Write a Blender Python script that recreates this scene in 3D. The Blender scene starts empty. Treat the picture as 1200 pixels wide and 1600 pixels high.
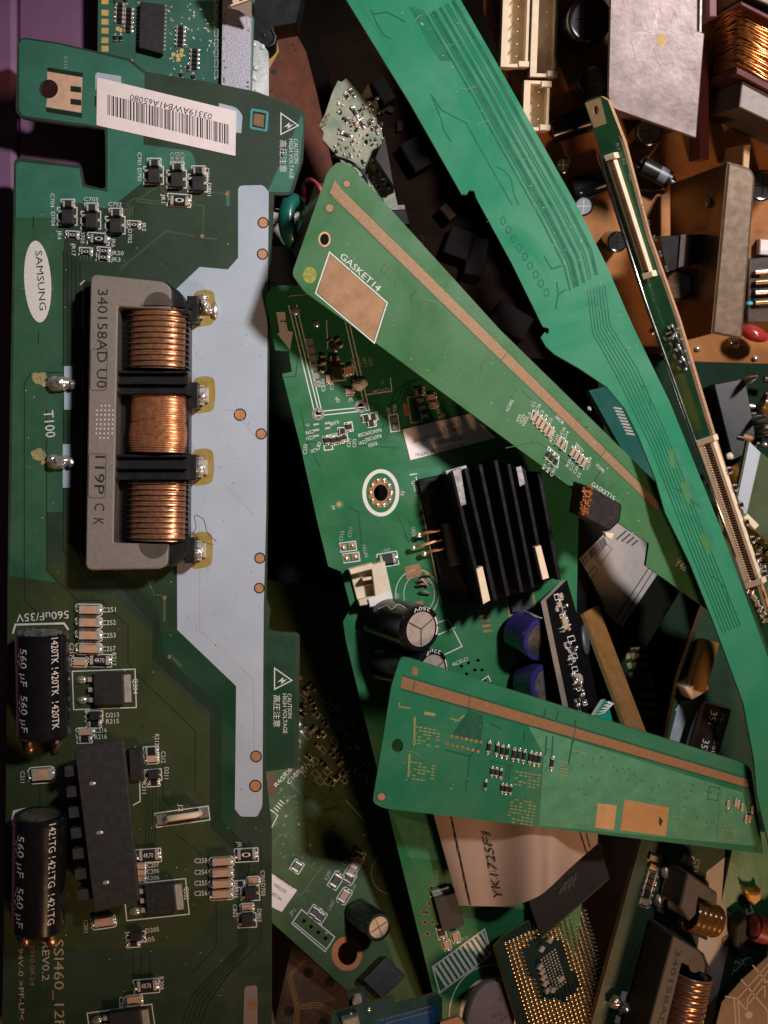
import bpy, math, random
from mathutils import Vector, Matrix
from mathutils.geometry import tessellate_polygon
random.seed(7)
SC = bpy.context.scene
COL = SC.collection
# ------------------------------------------------------------------ camera, world, lamps
S = 0.16e-3            # metres per photo pixel on the plane z = 0
D = 0.28               # camera height above that plane
cd = bpy.data.cameras.new('camera'); cam = bpy.data.objects.new('camera', cd); COL.objects.link(cam)
cam.location = (0, 0, D); cam.rotation_euler = (0, 0, 0)
cd.sensor_fit = 'HORIZONTAL'; cd.sensor_width = 36.0
cd.lens = 36.0 * D / (1200 * S); cd.clip_start = 0.01; cd.clip_end = 10
cd.dof.use_dof = True; cd.dof.focus_distance = D - 0.004; cd.dof.aperture_fstop = 30
SC.camera = cam
w = bpy.data.worlds.new('World'); SC.world = w; w.use_nodes = True
w.node_tree.nodes['Background'].inputs[0].default_value = (1.0, 0.88, 0.80, 1)
w.node_tree.nodes['Background'].inputs[1].default_value = 0.014
def lamp(name, kind, loc, aim, power, col, size, **kw):
    ld = bpy.data.lights.new(name, kind); ld.energy = power; ld.color = col
    if kind == 'AREA': ld.shape = 'DISK'; ld.size = size
    else: ld.shadow_soft_size = size
    for k, v in kw.items(): setattr(ld, k, v)
    o = bpy.data.objects.new(name, ld); COL.objects.link(o); o.location = loc
    o.rotation_euler = (Vector(aim) - Vector(loc)).to_track_quat('-Z', 'Y').to_euler()
    return o
lamp('key_lamp', 'SPOT', (0.30, 0.27, 0.47), (0.032, 0.066, 0), 19.0, (1.0, 0.935, 0.92), 0.03,
     spot_size=math.radians(35), spot_blend=1.0)
lamp('warm_lamp', 'AREA', (0.26, -0.46, 0.30), (0.02, -0.03, 0), 1.7, (1.0, 0.56, 0.30), 0.07)
vs = SC.view_settings
vs.view_transform = 'Standard'; vs.look = 'None'; vs.exposure = 0; vs.gamma = 1; vs.use_curve_mapping = False
SC.display_settings.display_device = 'sRGB'
# ------------------------------------------------------------------ materials
MATS = {}
def M(name, col, rough=.5, metal=0., var=.12, ns=300, bump=0., bs=3000, dust=0., coat=0., spec=.5, col2=None, alpha=1., trans=0.):
    if name in MATS: return MATS[name]
    m = bpy.data.materials.new(name); m.use_nodes = True; nt = m.node_tree; N = nt.nodes; L = nt.links
    b = N['Principled BSDF']
    tc = N.new('ShaderNodeTexCoord')
    no = N.new('ShaderNodeTexNoise'); no.inputs['Scale'].default_value = ns; no.inputs['Detail'].default_value = 5
    no.inputs['Roughness'].default_value = .62
    L.new(tc.outputs['Object'], no.inputs['Vector'])
    mr = N.new('ShaderNodeMapRange'); mr.inputs[1].default_value = .3; mr.inputs[2].default_value = .7
    L.new(no.outputs['Fac'], mr.inputs[0])
    mx = N.new('ShaderNodeMix'); mx.data_type = 'RGBA'
    c2 = col2 or tuple(min(1, c * (1 + var)) for c in col); c1 = tuple(c * (1 - var) for c in col)
    if col2: c1 = col
    mx.inputs[6].default_value = (*c1, 1); mx.inputs[7].default_value = (*c2, 1)
    L.new(mr.outputs[0], mx.inputs[0])
    out = mx.outputs[2]
    rr = N.new('ShaderNodeMapRange'); rr.inputs[3].default_value = max(.03, rough - .1); rr.inputs[4].default_value = min(1, rough + .1)
    if name.startswith('mask'):      # finger smears: broad patches of duller lacquer
        n4 = N.new('ShaderNodeTexNoise'); n4.inputs['Scale'].default_value = 45; n4.inputs['Detail'].default_value = 7; n4.inputs['Distortion'].default_value = 1.5
        L.new(tc.outputs['Object'], n4.inputs['Vector']); L.new(n4.outputs['Fac'], rr.inputs[0])
        rr.inputs[1].default_value = .35; rr.inputs[2].default_value = .65; rr.inputs[3].default_value = max(.05, rough - .08); rr.inputs[4].default_value = rough + .14
    else: L.new(no.outputs['Fac'], rr.inputs[0])
    ro = rr.outputs[0]
    if dust:
        n2 = N.new('ShaderNodeTexNoise'); n2.inputs['Scale'].default_value = 1500; n2.inputs['Detail'].default_value = 6
        n2.inputs['Roughness'].default_value = .75
        L.new(tc.outputs['Object'], n2.inputs['Vector'])
        m2 = N.new('ShaderNodeMapRange'); m2.inputs[1].default_value = .62; m2.inputs[2].default_value = .75; m2.inputs[4].default_value = dust
        L.new(n2.outputs['Fac'], m2.inputs[0])
        mx2 = N.new('ShaderNodeMix'); mx2.data_type = 'RGBA'; mx2.inputs[7].default_value = (.45, .42, .38, 1)
        L.new(m2.outputs[0], mx2.inputs[0]); L.new(out, mx2.inputs[6]); out = mx2.outputs[2]
        ad = N.new('ShaderNodeMath'); ad.operation = 'ADD'; ad.use_clamp = True
        L.new(ro, ad.inputs[0]); L.new(m2.outputs[0], ad.inputs[1]); ro = ad.outputs[0]
    L.new(out, b.inputs['Base Color']); L.new(ro, b.inputs['Roughness'])
    b.inputs['Metallic'].default_value = metal; b.inputs['Coat Weight'].default_value = coat
    b.inputs['Coat Roughness'].default_value = .12; b.inputs['Specular IOR Level'].default_value = spec
    b.inputs['Alpha'].default_value = alpha; b.inputs['Transmission Weight'].default_value = trans
    if bump:
        n3 = N.new('ShaderNodeTexNoise'); n3.inputs['Scale'].default_value = bs; n3.inputs['Detail'].default_value = 4
        L.new(tc.outputs['Object'], n3.inputs['Vector'])
        bp = N.new('ShaderNodeBump'); bp.inputs['Strength'].default_value = bump; bp.inputs['Distance'].default_value = 2e-4
        L.new(n3.outputs['Fac'], bp.inputs['Height']); L.new(bp.outputs[0], b.inputs['Normal'])
    MATS[name] = m; return m
def mask(name, col, **k): return M(name, col, rough=k.pop('rough', .34), bump=k.pop('bump', .10), bs=k.pop('bs', 900), dust=k.pop('dust', .22), ns=k.pop('ns', 130), var=k.pop('var', .14), **k)
silk = M('white_print', (.62, .62, .60), .55, var=.14, ns=2500)
silk_dim = M('faint_print', (.40, .39, .35), .6, var=.3, ns=2500)  # greyer, patchier copy of the white print
silk_yel = M('dull_print', (.24, .24, .09), .6, var=.3, ns=2500)
black_ink = M('black_ink', (.012, .012, .014), .6)
solder = M('solder', (.76, .72, .66), .22, .8, ns=1200, var=.2, bump=.25, bs=2500)
tinned = M('tinned_metal', (.72, .68, .61), .3, .55, ns=900, var=.2)
gold = M('gold_plating', (.72, .47, .24), .38, 1., ns=500, var=.15)
copper = M('bare_copper', (.62, .34, .20), .42, .75, ns=700, var=.16, dust=.15)
copper_dull = M('dull_copper', (.30, .16, .075), .48, .35, ns=500, var=.2, dust=.15)
blackp = M('black_plastic', (.012, .012, .013), .38, var=.3, dust=.15, bump=.05)
chipblk = M('chip_resin', (.020, .020, .021), .5, var=.2, ns=900, dust=.2, bump=.06, bs=6000)
ferrite = M('ferrite', (.20, .175, .155), .55, var=.12, ns=1500, bump=.12, bs=7000, dust=.15)
ferrite_dk = M('ferrite_dark', (.075, .06, .05), .5, var=.15)
ceramic = M('ceramic_body', (.50, .31, .20), .42, var=.1, ns=900)
resist = M('resistor_body', (.018, .016, .015), .35)
lam = M('laminate_edge', (.22, .17, .07), .7, var=.25, ns=1500)
lam_tan = M('tan_laminate', (.40, .24, .13), .6, var=.2, ns=1500)
lam_green = M('green_laminate', (.05, .13, .05), .6, var=.25, ns=1500)
lam_dark = M('dark_laminate', (.03, .045, .02), .7, var=.25, ns=1500)
paper = M('label_paper', (.78, .70, .70), .55, var=.05, ns=250, dust=.06)
sleeve = M('black_sleeve', (.006, .006, .008), .20, var=.2, coat=.35, dust=.1)
alu = M('aluminium', (.62, .58, .56), .33, 1., ns=600, var=.1, bump=.1, bs=1500)
cream = M('cream_plastic', (.72, .60, .44), .5, var=.1, ns=400, dust=.1)
wirecu = M('copper_wire', (.60, .27, .13), .30, .75, ns=900, var=.3, coat=.4)
bright_cu = M('bright_copper', (.74, .38, .20), .4, .6, ns=900, var=.12)
flux = M('flux_stain', (.33, .27, .12), .35, ns=420, coat=.3, col2=(.28, .18, .015))
# ------------------------------------------------------------------ pixel frame helpers
CAMP = Vector((0, 0, D))
def W3(px, py, zmm=0.):
    z = zmm * 1e-3; k = (D - z) / D
    return Vector(((px - 600) * S * k, (800 - py) * S * k, z))
class Pl:
    """A tilted flat surface given by three points (pixel x, pixel y, height in mm)."""
    def __init__(s, a, b, c):
        A, Bq, C = W3(*a), W3(*b), W3(*c)
        n = (Bq - A).cross(C - A).normalized()
        if n.z < 0: n = -n
        s.n = n; s.o = A
        s.x = (Vector((1, 0, 0)) - n * n.x).normalized(); s.y = n.cross(s.x)
        s.mat = Matrix(((s.x.x, s.y.x, n.x, A.x), (s.x.y, s.y.y, n.y, A.y), (s.x.z, s.y.z, n.z, A.z), (0, 0, 0, 1)))
        s.inv = s.mat.inverted()
        s.s = S * (D - A.z) / D
    def uv(s, px, py, h=0.):
        w0 = Vector(((px - 600) * S, (800 - py) * S, 0)); d = w0 - CAMP
        t = (h + s.n.dot(s.o - CAMP)) / s.n.dot(d)
        p = CAMP + d * t - s.o
        return Vector((p.dot(s.x), p.dot(s.y)))
    def p3(s, px, py, h=0.):
        q = s.uv(px, py, h); return Vector((q.x, q.y, h))
    def w(s, px, py, zmm): return s.inv @ W3(px, py, zmm)
def U(pl, pts, h=0.): return [pl.uv(p[0], p[1], h) for p in pts]
def rnd(pts, r=0, n=5):
    out = []; L = len(pts)
    for i, p in enumerate(pts):
        rr = p[2] if len(p) > 2 else r
        P = Vector(p[:2]); A = Vector(pts[i - 1][:2]); C = Vector(pts[(i + 1) % L][:2])
        if rr <= 0: out.append((P.x, P.y)); continue
        a = (A - P); c = (C - P); la, lc = a.length, c.length
        rr = min(rr, la * .48, lc * .48)
        a = a / la * rr; c = c / lc * rr
        for k in range(n + 1):
            t = k / n; q = (P + a) * (1 - t) ** 2 + P * 2 * t * (1 - t) + (P + c) * t * t
            out.append((q.x, q.y))
    return out
def circ(x, y, r, n=18, ry=None, a=0):
    ry = ry or r; ca, sa = math.cos(a), math.sin(a); o = []
    for i in range(n):
        t = 2 * math.pi * i / n; u, v = r * math.cos(t), ry * math.sin(t)
        o.append((x + u * ca - v * sa, y + u * sa + v * ca))
    return o
def rect(cx, cy, L, Wd, ang=0):
    a = math.radians(ang); c, s_ = math.cos(a), math.sin(a)
    return [(cx + u * L / 2 * c - v * Wd / 2 * s_, cy + u * L / 2 * s_ + v * Wd / 2 * c) for u, v in ((-1, -1), (1, -1), (1, 1), (-1, 1))]
def area(p): return sum(p[i - 1][0] * p[i][1] - p[i][0] * p[i - 1][1] for i in range(len(p))) / 2
def inset(p, b):
    n = len(p); out = []
    for i in range(n):
        e1 = (p[i] - p[i - 1]); e2 = (p[(i + 1) % n] - p[i])
        if e1.length < 1e-9 or e2.length < 1e-9: out.append(p[i].copy()); continue
        n1 = Vector((-e1.y, e1.x)).normalized(); n2 = Vector((-e2.y, e2.x)).normalized()
        m = n1 + n2; d = max(.35, 1 + n1.dot(n2)); out.append(p[i] + m * (b / d))
    return out
# ------------------------------------------------------------------ mesh accumulator
class G:
    def __init__(s): s.v = []; s.f = []; s.m = []; s.sm = []; s.mats = []
    def mi(s, m):
        if m not in s.mats: s.mats.append(m)
        return s.mats.index(m)
    def add(s, vs, fs, m, smooth=False):
        o = len(s.v); k = s.mi(m); s.v += [tuple(v) for v in vs]
        for f in fs: s.f.append([i + o for i in f]); s.m.append(k); s.sm.append(smooth)
    def poly(s, p, z, m):
        p = [Vector(q[:2]) for q in p]
        if area(p) < 0: p = p[::-1]
        vs = [(q.x, q.y, z) for q in p]
        if len(p) <= 4: s.add(vs, [list(range(len(p)))], m); return
        s.add(vs, [t if area([p[i] for i in t]) > 0 else t[::-1] for t in (list(x) for x in tessellate_polygon([[Vector(v) for v in vs]]))], m)
    def prism(s, p, z0, z1, m, side=None, holes=(), bev=0., bottom=True):
        p = [Vector(q[:2]) for q in p]
        if area(p) < 0: p = p[::-1]
        side = side or m; n = len(p)
        hs = []
        for h in holes:
            h = [Vector(q[:2]) for q in h]
            if area(h) > 0: h = h[::-1]
            hs.append(h)
        top = inset(p, bev) if bev else p; zt = z1 - bev if bev else z1
        loops = [top] + hs; flat = [q for l in loops for q in l]
        tr = tessellate_polygon([[Vector((q.x, q.y, 0)) for q in l] for l in loops])
        tr = [list(t) if area([flat[i] for i in t]) > 0 else list(t)[::-1] for t in tr]
        s.add([(q.x, q.y, z1) for q in flat], tr, m)
        if bottom and not bev: s.add([(q.x, q.y, z0) for q in flat], [t[::-1] for t in tr], m)
        for l, cl in [(p, 0)] + [(h, 1) for h in hs]:
            k = len(l)
            s.add([(q.x, q.y, z0) for q in l] + [(q.x, q.y, zt if cl == 0 else z1) for q in l], [[i, (i + 1) % k, (i + 1) % k + k, i + k] for i in range(k)], side)
        if bev: s.add([(q.x, q.y, zt) for q in p] + [(q.x, q.y, z1) for q in top], [[i, (i + 1) % n, (i + 1) % n + n, i + n] for i in range(n)], m, False)
    def strip(s, pts, wd, z, m, closed=False):
        p = [Vector(q[:2]) for q in pts]; n = len(p); L = []; R = []
        for i in range(n):
            a = p[i - 1] if (i > 0 or closed) else None; c = p[(i + 1) % n] if (i < n - 1 or closed) else None
            d1 = (p[i] - a).normalized() if a is not None else None; d2 = (c - p[i]).normalized() if c is not None else None
            d1 = d1 or d2; d2 = d2 or d1
            n1 = Vector((-d1.y, d1.x)); n2 = Vector((-d2.y, d2.x)); mm = (n1 + n2); q = max(.4, 1 + n1.dot(n2))
            L.append(p[i] + mm * (wd / 2 / q)); R.append(p[i] - mm * (wd / 2 / q))
        vs = [(q.x, q.y, z) for q in L] + [(q.x, q.y, z) for q in R]
        s.add(vs, [[i, i + n, (i + 1) % n + n, (i + 1) % n] for i in range(n if closed else n - 1)], m)
    def lathe(s, p0, p1, prof, m, n=24, smooth=True, sq=1., up=None, mats=None):
        """prof: list of (t along p0->p1 in 0..1, radius); mats: material per ring segment"""
        p0 = Vector(p0); p1 = Vector(p1); ax = p1 - p0
        a = ax.normalized(); u = Vector(up) if up else (Vector((0, 0, 1)) if abs(a.z) < .9 else Vector((1, 0, 0)))
        u = (u - a * u.dot(a)).normalized(); v = a.cross(u)
        for k in range(len(prof) - 1):
            (t0, r0), (t1, r1) = prof[k], prof[k + 1]; vs = []
            for t, r in ((t0, r0), (t1, r1)):
                for i in range(n):
                    th = 2 * math.pi * i / n; vs.append(p0 + ax * t + u * (r * sq * math.cos(th)) + v * (r * math.sin(th)))
            s.add(vs, [[i, (i + 1) % n, (i + 1) % n + n, i + n] for i in range(n)], mats[k] if mats else m, smooth)
    def disc(s, c, nrm, r, m, n=24, ry=None):
        nrm = Vector(nrm).normalized(); u = Vector((0, 0, 1)) if abs(nrm.z) < .9 else Vector((1, 0, 0))
        u = (u - nrm * u.dot(nrm)).normalized(); v = nrm.cross(u); ry = ry or r
        s.add([Vector(c) + u * r * math.cos(2 * math.pi * i / n) + v * ry * math.sin(2 * math.pi * i / n) for i in range(n)], [list(range(n))], m)
    def cyl(s, p0, p1, r, m, n=16, cap=None, r1=None, smooth=True):
        r1 = r if r1 is None else r1
        s.lathe(p0, p1, [(0, r), (1, r1)], m, n, smooth)
        a = Vector(p1) - Vector(p0)
        s.disc(p1, a, r1, cap or m, n); s.disc(p0, -a, r, cap or m, n)
    def tube(s, path, r, m, n=8):
        P = [Vector(p) for p in path]; rings = []
        u = None
        for i, p in enumerate(P):
            d = (P[min(i + 1, len(P) - 1)] - P[max(i - 1, 0)]).normalized()
            if u is None: u = Vector((0, 0, 1)) if abs(d.z) < .9 else Vector((1, 0, 0))
            u = (u - d * u.dot(d)).normalized(); v = d.cross(u)
            rings += [p + u * r * math.cos(2 * math.pi * k / n) + v * r * math.sin(2 * math.pi * k / n) for k in range(n)]
        fs = [[i * n + k, i * n + (k + 1) % n, (i + 1) * n + (k + 1) % n, (i + 1) * n + k] for i in range(len(P) - 1) for k in range(n)]
        fs += [list(range(n))[::-1], [(len(P) - 1) * n + k for k in range(n)]]
        s.add(rings, fs, m, True)
    def blob(s, c, rx, ry, rz, m, ang=0, n=10, lumpy=.0):
        ca, sa = math.cos(ang), math.sin(ang); vs = []; k = 6
        for j in range(k + 1):
            ph = math.pi * j / k - math.pi / 2
            for i in range(n):
                th = 2 * math.pi * i / n; f = 1 + random.uniform(-lumpy, lumpy)
                x = rx * math.cos(ph) * math.cos(th) * f; y = ry * math.cos(ph) * math.sin(th) * f
                vs.append((c[0] + x * ca - y * sa, c[1] + x * sa + y * ca, c[2] + rz * math.sin(ph) * f))
        s.add(vs, [[j * n + i, j * n + (i + 1) % n, (j + 1) * n + (i + 1) % n, (j + 1) * n + i] for j in range(k) for i in range(n)], m, True)
    def slab(s, p, t, m, side=None):
        """flat plate through 3-D points p (counter-clockwise from outside), thickness t behind"""
        P = [Vector(q) for q in p]; nn = (P[1] - P[0]).cross(P[2] - P[0]).normalized(); k = len(P)
        Q = [q - nn * t for q in P]
        s.add(P + Q, [list(range(k)), [k + i for i in range(k)][::-1]], m)
        s.add(P + Q, [[i, i + k, (i + 1) % k + k, (i + 1) % k] for i in range(k)], side or m)
    def text(s, pl, txt, a, b, hp, z, m, fit=True, fn=None):
        """flat lettering whose baseline runs from pixel a to pixel b, cap height hp pixels"""
        vs, fs, wd = glyphs(txt)
        A = pl.uv(*a, z); Bv = pl.uv(*b, z); d = Bv - A; up = Vector((-d.y, d.x)).normalized()
        sx = d.length / wd; sy = hp * pl.s / CAPH
        if not fit: sx = sy
        d.normalize()
        pts = [A + d * (v[0] * sx) + up * (v[1] * sy) for v in vs]
        s.add([(q.x, q.y, z) for q in pts] if fn is None else [fn(q) for q in pts], fs, m)
    def build(s, name, parent=None, label=None):
        me = bpy.data.meshes.new(name); me.from_pydata(s.v, [], s.f)
        for m in s.mats: me.materials.append(m)
        me.polygons.foreach_set('material_index', s.m); me.polygons.foreach_set('use_smooth', s.sm); me.update()
        o = bpy.data.objects.new(name, me); COL.objects.link(o)
        if parent: o.parent = parent
        if label: o['label'] = label
        return o
GC = {}; CAPH = .7
def glyphs(t):
    if t in GC: return GC[t]
    c = bpy.data.curves.new('t', 'FONT'); c.body = t; c.resolution_u = 2
    o = bpy.data.objects.new('t', c); me = o.to_mesh()
    vs = [tuple(v.co) for v in me.vertices]; fs = [list(p.vertices) for p in me.polygons]
    x0 = min([v[0] for v in vs] or [0]); x1 = max([v[0] for v in vs] or [1])
    vs = [(v[0] - x0, v[1]) for v in vs]
    GC[t] = (vs, fs, max(1e-6, x1 - x0)); o.to_mesh_clear(); bpy.data.objects.remove(o); bpy.data.curves.remove(c)
    return GC[t]
_g = glyphs('H'); CAPH = max(v[1] for v in _g[0]); GC.clear()
def tag(o, label, cat, group=None, kind=None):
    o['label'] = label; o['category'] = cat
    if group: o['group'] = group
    if kind: o['kind'] = kind
    return o
PILE = 'circuit boards heaped in the crate'
class Thing:
    """an Empty at a surface's origin; parts are meshes in that surface's own frame"""
    def __init__(s, name, label, cat, pl, group=None):
        s.root = bpy.data.objects.new(name, None); COL.objects.link(s.root); s.root.empty_display_size = .005
        s.root.matrix_world = pl.mat; s.pl = pl; tag(s.root, label, cat, group)
        s.silk = G(); s.tr = G()
    def part(s, name, g, label=None, parent=None): return g.build(name, parent or s.root, label)
    def board(s, outline, m, edge, t=9, holes=(), r=0):
        g = G(); pl = s.pl; th = t * S
        g.prism(U(pl, rnd(outline, r)), -th, 0, m, edge, [U(pl, circ(*h)) for h in holes])
        s.th = th; return s.part('laminate', g)
    # print and copper lie a few hundredths of a millimetre above the lacquer
    def line(s, pts, wd=2, m=None, closed=False, z=.05e-3): s.silk.strip(U(s.pl, pts, z), wd * s.pl.s, z, m or silk, closed)
    def box(s, cx, cy, L, Wd, ang=0, wd=1.6, m=None, r=0): s.line(rnd(rect(cx, cy, L, Wd, ang), r), wd, m, True)
    def fill(s, pts, m, z=.02e-3, r=0, holes=()):
        if holes: s.tr.prism(U(s.pl, rnd(pts, r), z), z - .004e-3, z, m, holes=[U(s.pl, circ(*h), z) for h in holes], bottom=False)
        else: s.tr.poly(U(s.pl, rnd(pts, r), z), z, m)
    def trace(s, pts, wd, m, z=.03e-3, closed=False): s.tr.strip(U(s.pl, pts, z), wd * s.pl.s, z, m, closed)
    def dot(s, x, y, r, m, z=.035e-3, ring=None, rr=2):
        if ring: s.tr.poly(U(s.pl, circ(x, y, r + rr), z - .006e-3), z - .006e-3, ring)
        s.tr.poly(U(s.pl, circ(x, y, r), z), z, m)
    def text(s, t, a, b, hp, m=None, z=.055e-3): s.silk.text(s.pl, t, a, b, hp, z, m or silk)
    def vtext(s, t, x, y, ln, hp, m=None, sgn=1, lean=0): s.text(t, (x, y), (x + lean, y + sgn * ln), hp, m)   # reads downwards (sgn 1) or upwards
    def flush(s, sname='silkscreen', tname='copper_traces'):
        if s.tr.f: s.part(tname, s.tr)
        if s.silk.f: s.part(sname, s.silk)
    # components: pixel footprint, heights in pixels
    def blk(s, g, cx, cy, L, Wd, ang, h0, h1, m, bev=.5): g.prism(U(s.pl, rect(cx, cy, L, Wd, ang), h1 * S), h0 * S, h1 * S, m, bev=bev * S)
    def smd(s, kind, cx, cy, L, Wd, ang=0, h=None, outline=True, mark=None, parent=None):
        g = G(); h = h or Wd * .55; a = math.radians(ang); dx, dy = math.cos(a), math.sin(a)
        if kind in ('cap', 'res', 'ind'):
            e = L * .17
            bm = {'cap': ceramic, 'res': resist, 'ind': chipblk}[kind]
            s.blk(g, cx, cy, L - 2 * e, Wd, ang, 0, h, bm)
            for q in (-1, 1):
                s.blk(g, cx + q * dx * (L / 2 - e / 2), cy + q * dy * (L / 2 - e / 2), e, Wd + .6, ang, 0, h + .3, tinned)
                g.blob(s.pl.p3(cx + q * dx * (L / 2 + e * .5), cy + q * dy * (L / 2 + e * .5)), e * .8 * S, Wd * .45 * S, h * .45 * S, solder, -a, 8)
            if mark: g.text(s.pl, mark, (cx - dx * L * .26 - dy * -Wd * .22, cy - dy * L * .26 + dx * Wd * .22), (cx + dx * L * .26 + dy * Wd * .22, cy + dy * L * .26 + dx * Wd * .22), Wd * .5, (h + .2) * S, silk)
            nm = {'cap': 'chip_capacitor', 'res': 'chip_resistor', 'ind': 'chip_inductor'}[kind]
            if outline: s.box(cx, cy, L * 1.32, Wd * 1.5, ang, 1.5, r=Wd * .5 if kind == 'cap' else 1)
        else:   # three-legged transistor
            s.blk(g, cx, cy, L, Wd, ang, 1.5, h, chipblk, 1)
            for q, t in ((-1, -.32), (-1, .32), (1, 0)):
                x = cx + q * dx * L * .62 - dy * Wd * t; y = cy + q * dy * L * .62 + dx * Wd * t
                s.blk(g, x, y, L * .36, Wd * .2, ang, 0, 3, tinned, .3)
                g.blob(s.pl.p3(x + q * dx * 2, y + q * dy * 2), 3.4 * S, 3 * S, 2.4 * S, solder, 0, 8)
            nm = 'transistor'
            if outline: s.box(cx, cy, L * 1.7, Wd * 1.25, ang, 1.5)
        return s.part(nm, g, parent=parent)
    def dpak(s, cx, cy, L, Wd, ang, mark=None):
        """power transistor: resin body, metal tab on its right, three legs on its left"""
        a = math.radians(ang); dx, dy = math.cos(a), math.sin(a); h = 14
        g = G(); s.blk(g, cx, cy, L, Wd, ang, 1, h, chipblk, 1.5)
        if mark: g.text(s.pl, mark, (cx - dx * L * .35, cy - dy * L * .35), (cx + dx * L * .35, cy + dy * L * .35), 6, (h + .2) * S, ferrite_dk)
        body = s.part('power_transistor', g)
        g = G(); s.blk(g, cx + dx * (L / 2 + 6), cy + dy * (L / 2 + 6), 12, Wd * .86, ang, 0, 4, tinned, .5); g.build('tab', body)
        for t in (-.32, 0, .32):
            g = G(); x = cx - dx * (L / 2 + 4) - dy * Wd * t; y = cy - dy * (L / 2 + 4) + dx * Wd * t
            s.blk(g, x, y, 9, 7, ang, 2, 8, tinned, .5)
            if t:
                s.blk(g, x - dx * 9, y - dy * 9, 12, 5, ang, 0, 3.5, tinned, .5)
                g.blob(s.pl.p3(x - dx * 14, y - dy * 14), 10 * S, 6.5 * S, 5 * S, solder, -a, 10, .08)
            g.build('leg', body)
        s.box(cx - dx * 6, cy - dy * 6, L + 52, Wd + 10, ang, 1.6)
    def ecap(s, a, b, r, ha, hb, top=None, label=None, stripe=None, sl=None, print_=None, name='electrolytic_capacitor'):
        """round can from pixel a (leg end) to pixel b (vented top); ha, hb heights in pixels of the axis"""
        pl = s.pl; p0 = pl.p3(*a, ha * S); p1 = pl.p3(*b, hb * S); R = r * S; L = (p1 - p0).length; f = R / L
        g = G(); sl = sl or sleeve
        g.lathe(p0, p1, [(0, R * .9), (.25 * f, R), (1 - .55 * f, R), (1 - .36 * f, R * .93), (1 - .22 * f, R), (1 - .06 * f, R), (1, R * .9)] if False else
                [(0, R * .9), (.12 * f, R), (1 - .2 * f, R), (1 - .06 * f, R * .985), (1, R * .93), (1 - .005 * f, R * .74)], sl, 36)
        body = s.part(name, g, label); ax = (p1 - p0).normalized()
        g = G(); g.disc(p1 - ax * R * .015, ax, R * .78, top or alu, 32)
        u = Vector((1, 0, 0)); u = (u - ax * u.dot(ax)).normalized(); v = ax.cross(u)
        for k in range(4 if stripe == 'x' else 3):
            th = (math.pi / 2 if stripe == 'x' else 2 * math.pi / 3) * k + .55
            d = u * math.cos(th) + v * math.sin(th); e = ax.cross(d); c = p1 + ax * R * .004
            g.add([c + e * R * .03, c - e * R * .03, c + d * R * .7 - e * R * .03, c + d * R * .7 + e * R * .03], [[0, 1, 2, 3]], ferrite_dk)
        g.build('vent', body)
        if print_:
            g = G()
            upv = Vector((0, 0, 1)); upv = (upv - ax * upv.dot(ax)).normalized(); sd = ax.cross(upv)
            for txt, t0, t1, th0, hp, rev in print_:
                vs, fs, wd = glyphs(txt); hh = hp * S / CAPH
                vv = []
                for x, y in vs:
                    t = t0 + (t1 - t0) * x / wd; th = th0 + (y * hh / R) * (1 if not rev else -1)
                    vv.append(p0 + ax * (L * t) + (upv * math.cos(th) + sd * math.sin(th)) * (R * 1.006))
                g.add(vv, fs, silk if hp > 9 else silk_dim)
            g.build('sleeve_print', body)
        return body, p0, p1
# ------------------------------------------------------------------ the setting
purple = M('purple_plastic', (.21, .098, .19), .5, var=.1, ns=60, bump=.12, bs=500, dust=.12)
floor_m = M('crate_floor_shade', (.008, .006, .005), .9, var=.3, ns=60, spec=.03)  # near-black colour stands in for the shade deep in the heap
g = G(); g.prism([(-.6, -.6), (.6, -.6), (.6, .6), (-.6, .6)], -.105, -.095, floor_m)
o = g.build('floor'); o['kind'] = 'structure'
cp = Pl((0, 0, -13), (100, 0, -13), (0, 1600, -13))
cr = Thing('plastic_crate', 'purple plastic crate rim under the long left board with the barcode', 'crate', cp)
g = G(); g.prism(U(cp, [(-500, -400), (26, -400), (27, 500), (26, 2100), (-500, 2100)]), -.03, .0016, purple, bev=.0012); cr.part('rim', g)
g = G(); g.prism(U(cp, [(20, -400), (150, -400), (150, 2100), (20, 2100)]), -.081, 0, purple, bev=.002); cr.part('inner_wall', g)
# ------------------------------------------------------------------ inverter board on the left
mA = mask('mask_dark_green', (.014, .035, .016), rough=.50, spec=.6)
mA2 = mask('mask_teal', (.036, .150, .104), rough=.44)
mA3 = mask('mask_mid_green', (.026, .092, .046), rough=.46, spec=.6)
tA = M('trace_olive', (.060, .095, .045), .4, var=.1); tAd = M('trace_gap', (.010, .020, .009), .45)
greyp = M('grey_print', (.37, .43, .505), .6, var=.06, ns=90, dust=.10)
pa = Pl((40, 100, 0), (420, 100, 0), (40, 1500, -1))
A = Thing('circuit_board', 'long dark green inverter board with copper-wound transformer and barcode label, at left', 'circuit board', pa, PILE)
outA = [(28, 57, 14), (90, 66), (203, 92), (228, 112), (320, 127), (400, 143), (478, 172, 18), (473, 250), (456, 305, 8), (428, 305), (421, 440), (418, 800), (416, 936), (422, 952), (419, 986),
        (468, 989, 8), (466, 1199, 5), (414, 1206), (424, 1292, 10), (424, 1680), (2, 1680), (9, 1250), (13, 800), (22, 245, 12), (126, 259, 3), (131, 288, 8), (165, 296, 8), (164, 202, 5), (134, 197), (118, 196), (24, 183, 16)]
A.board(outA, mA, lam_dark, 9, [(76, 139, 14)], 0)
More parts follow.
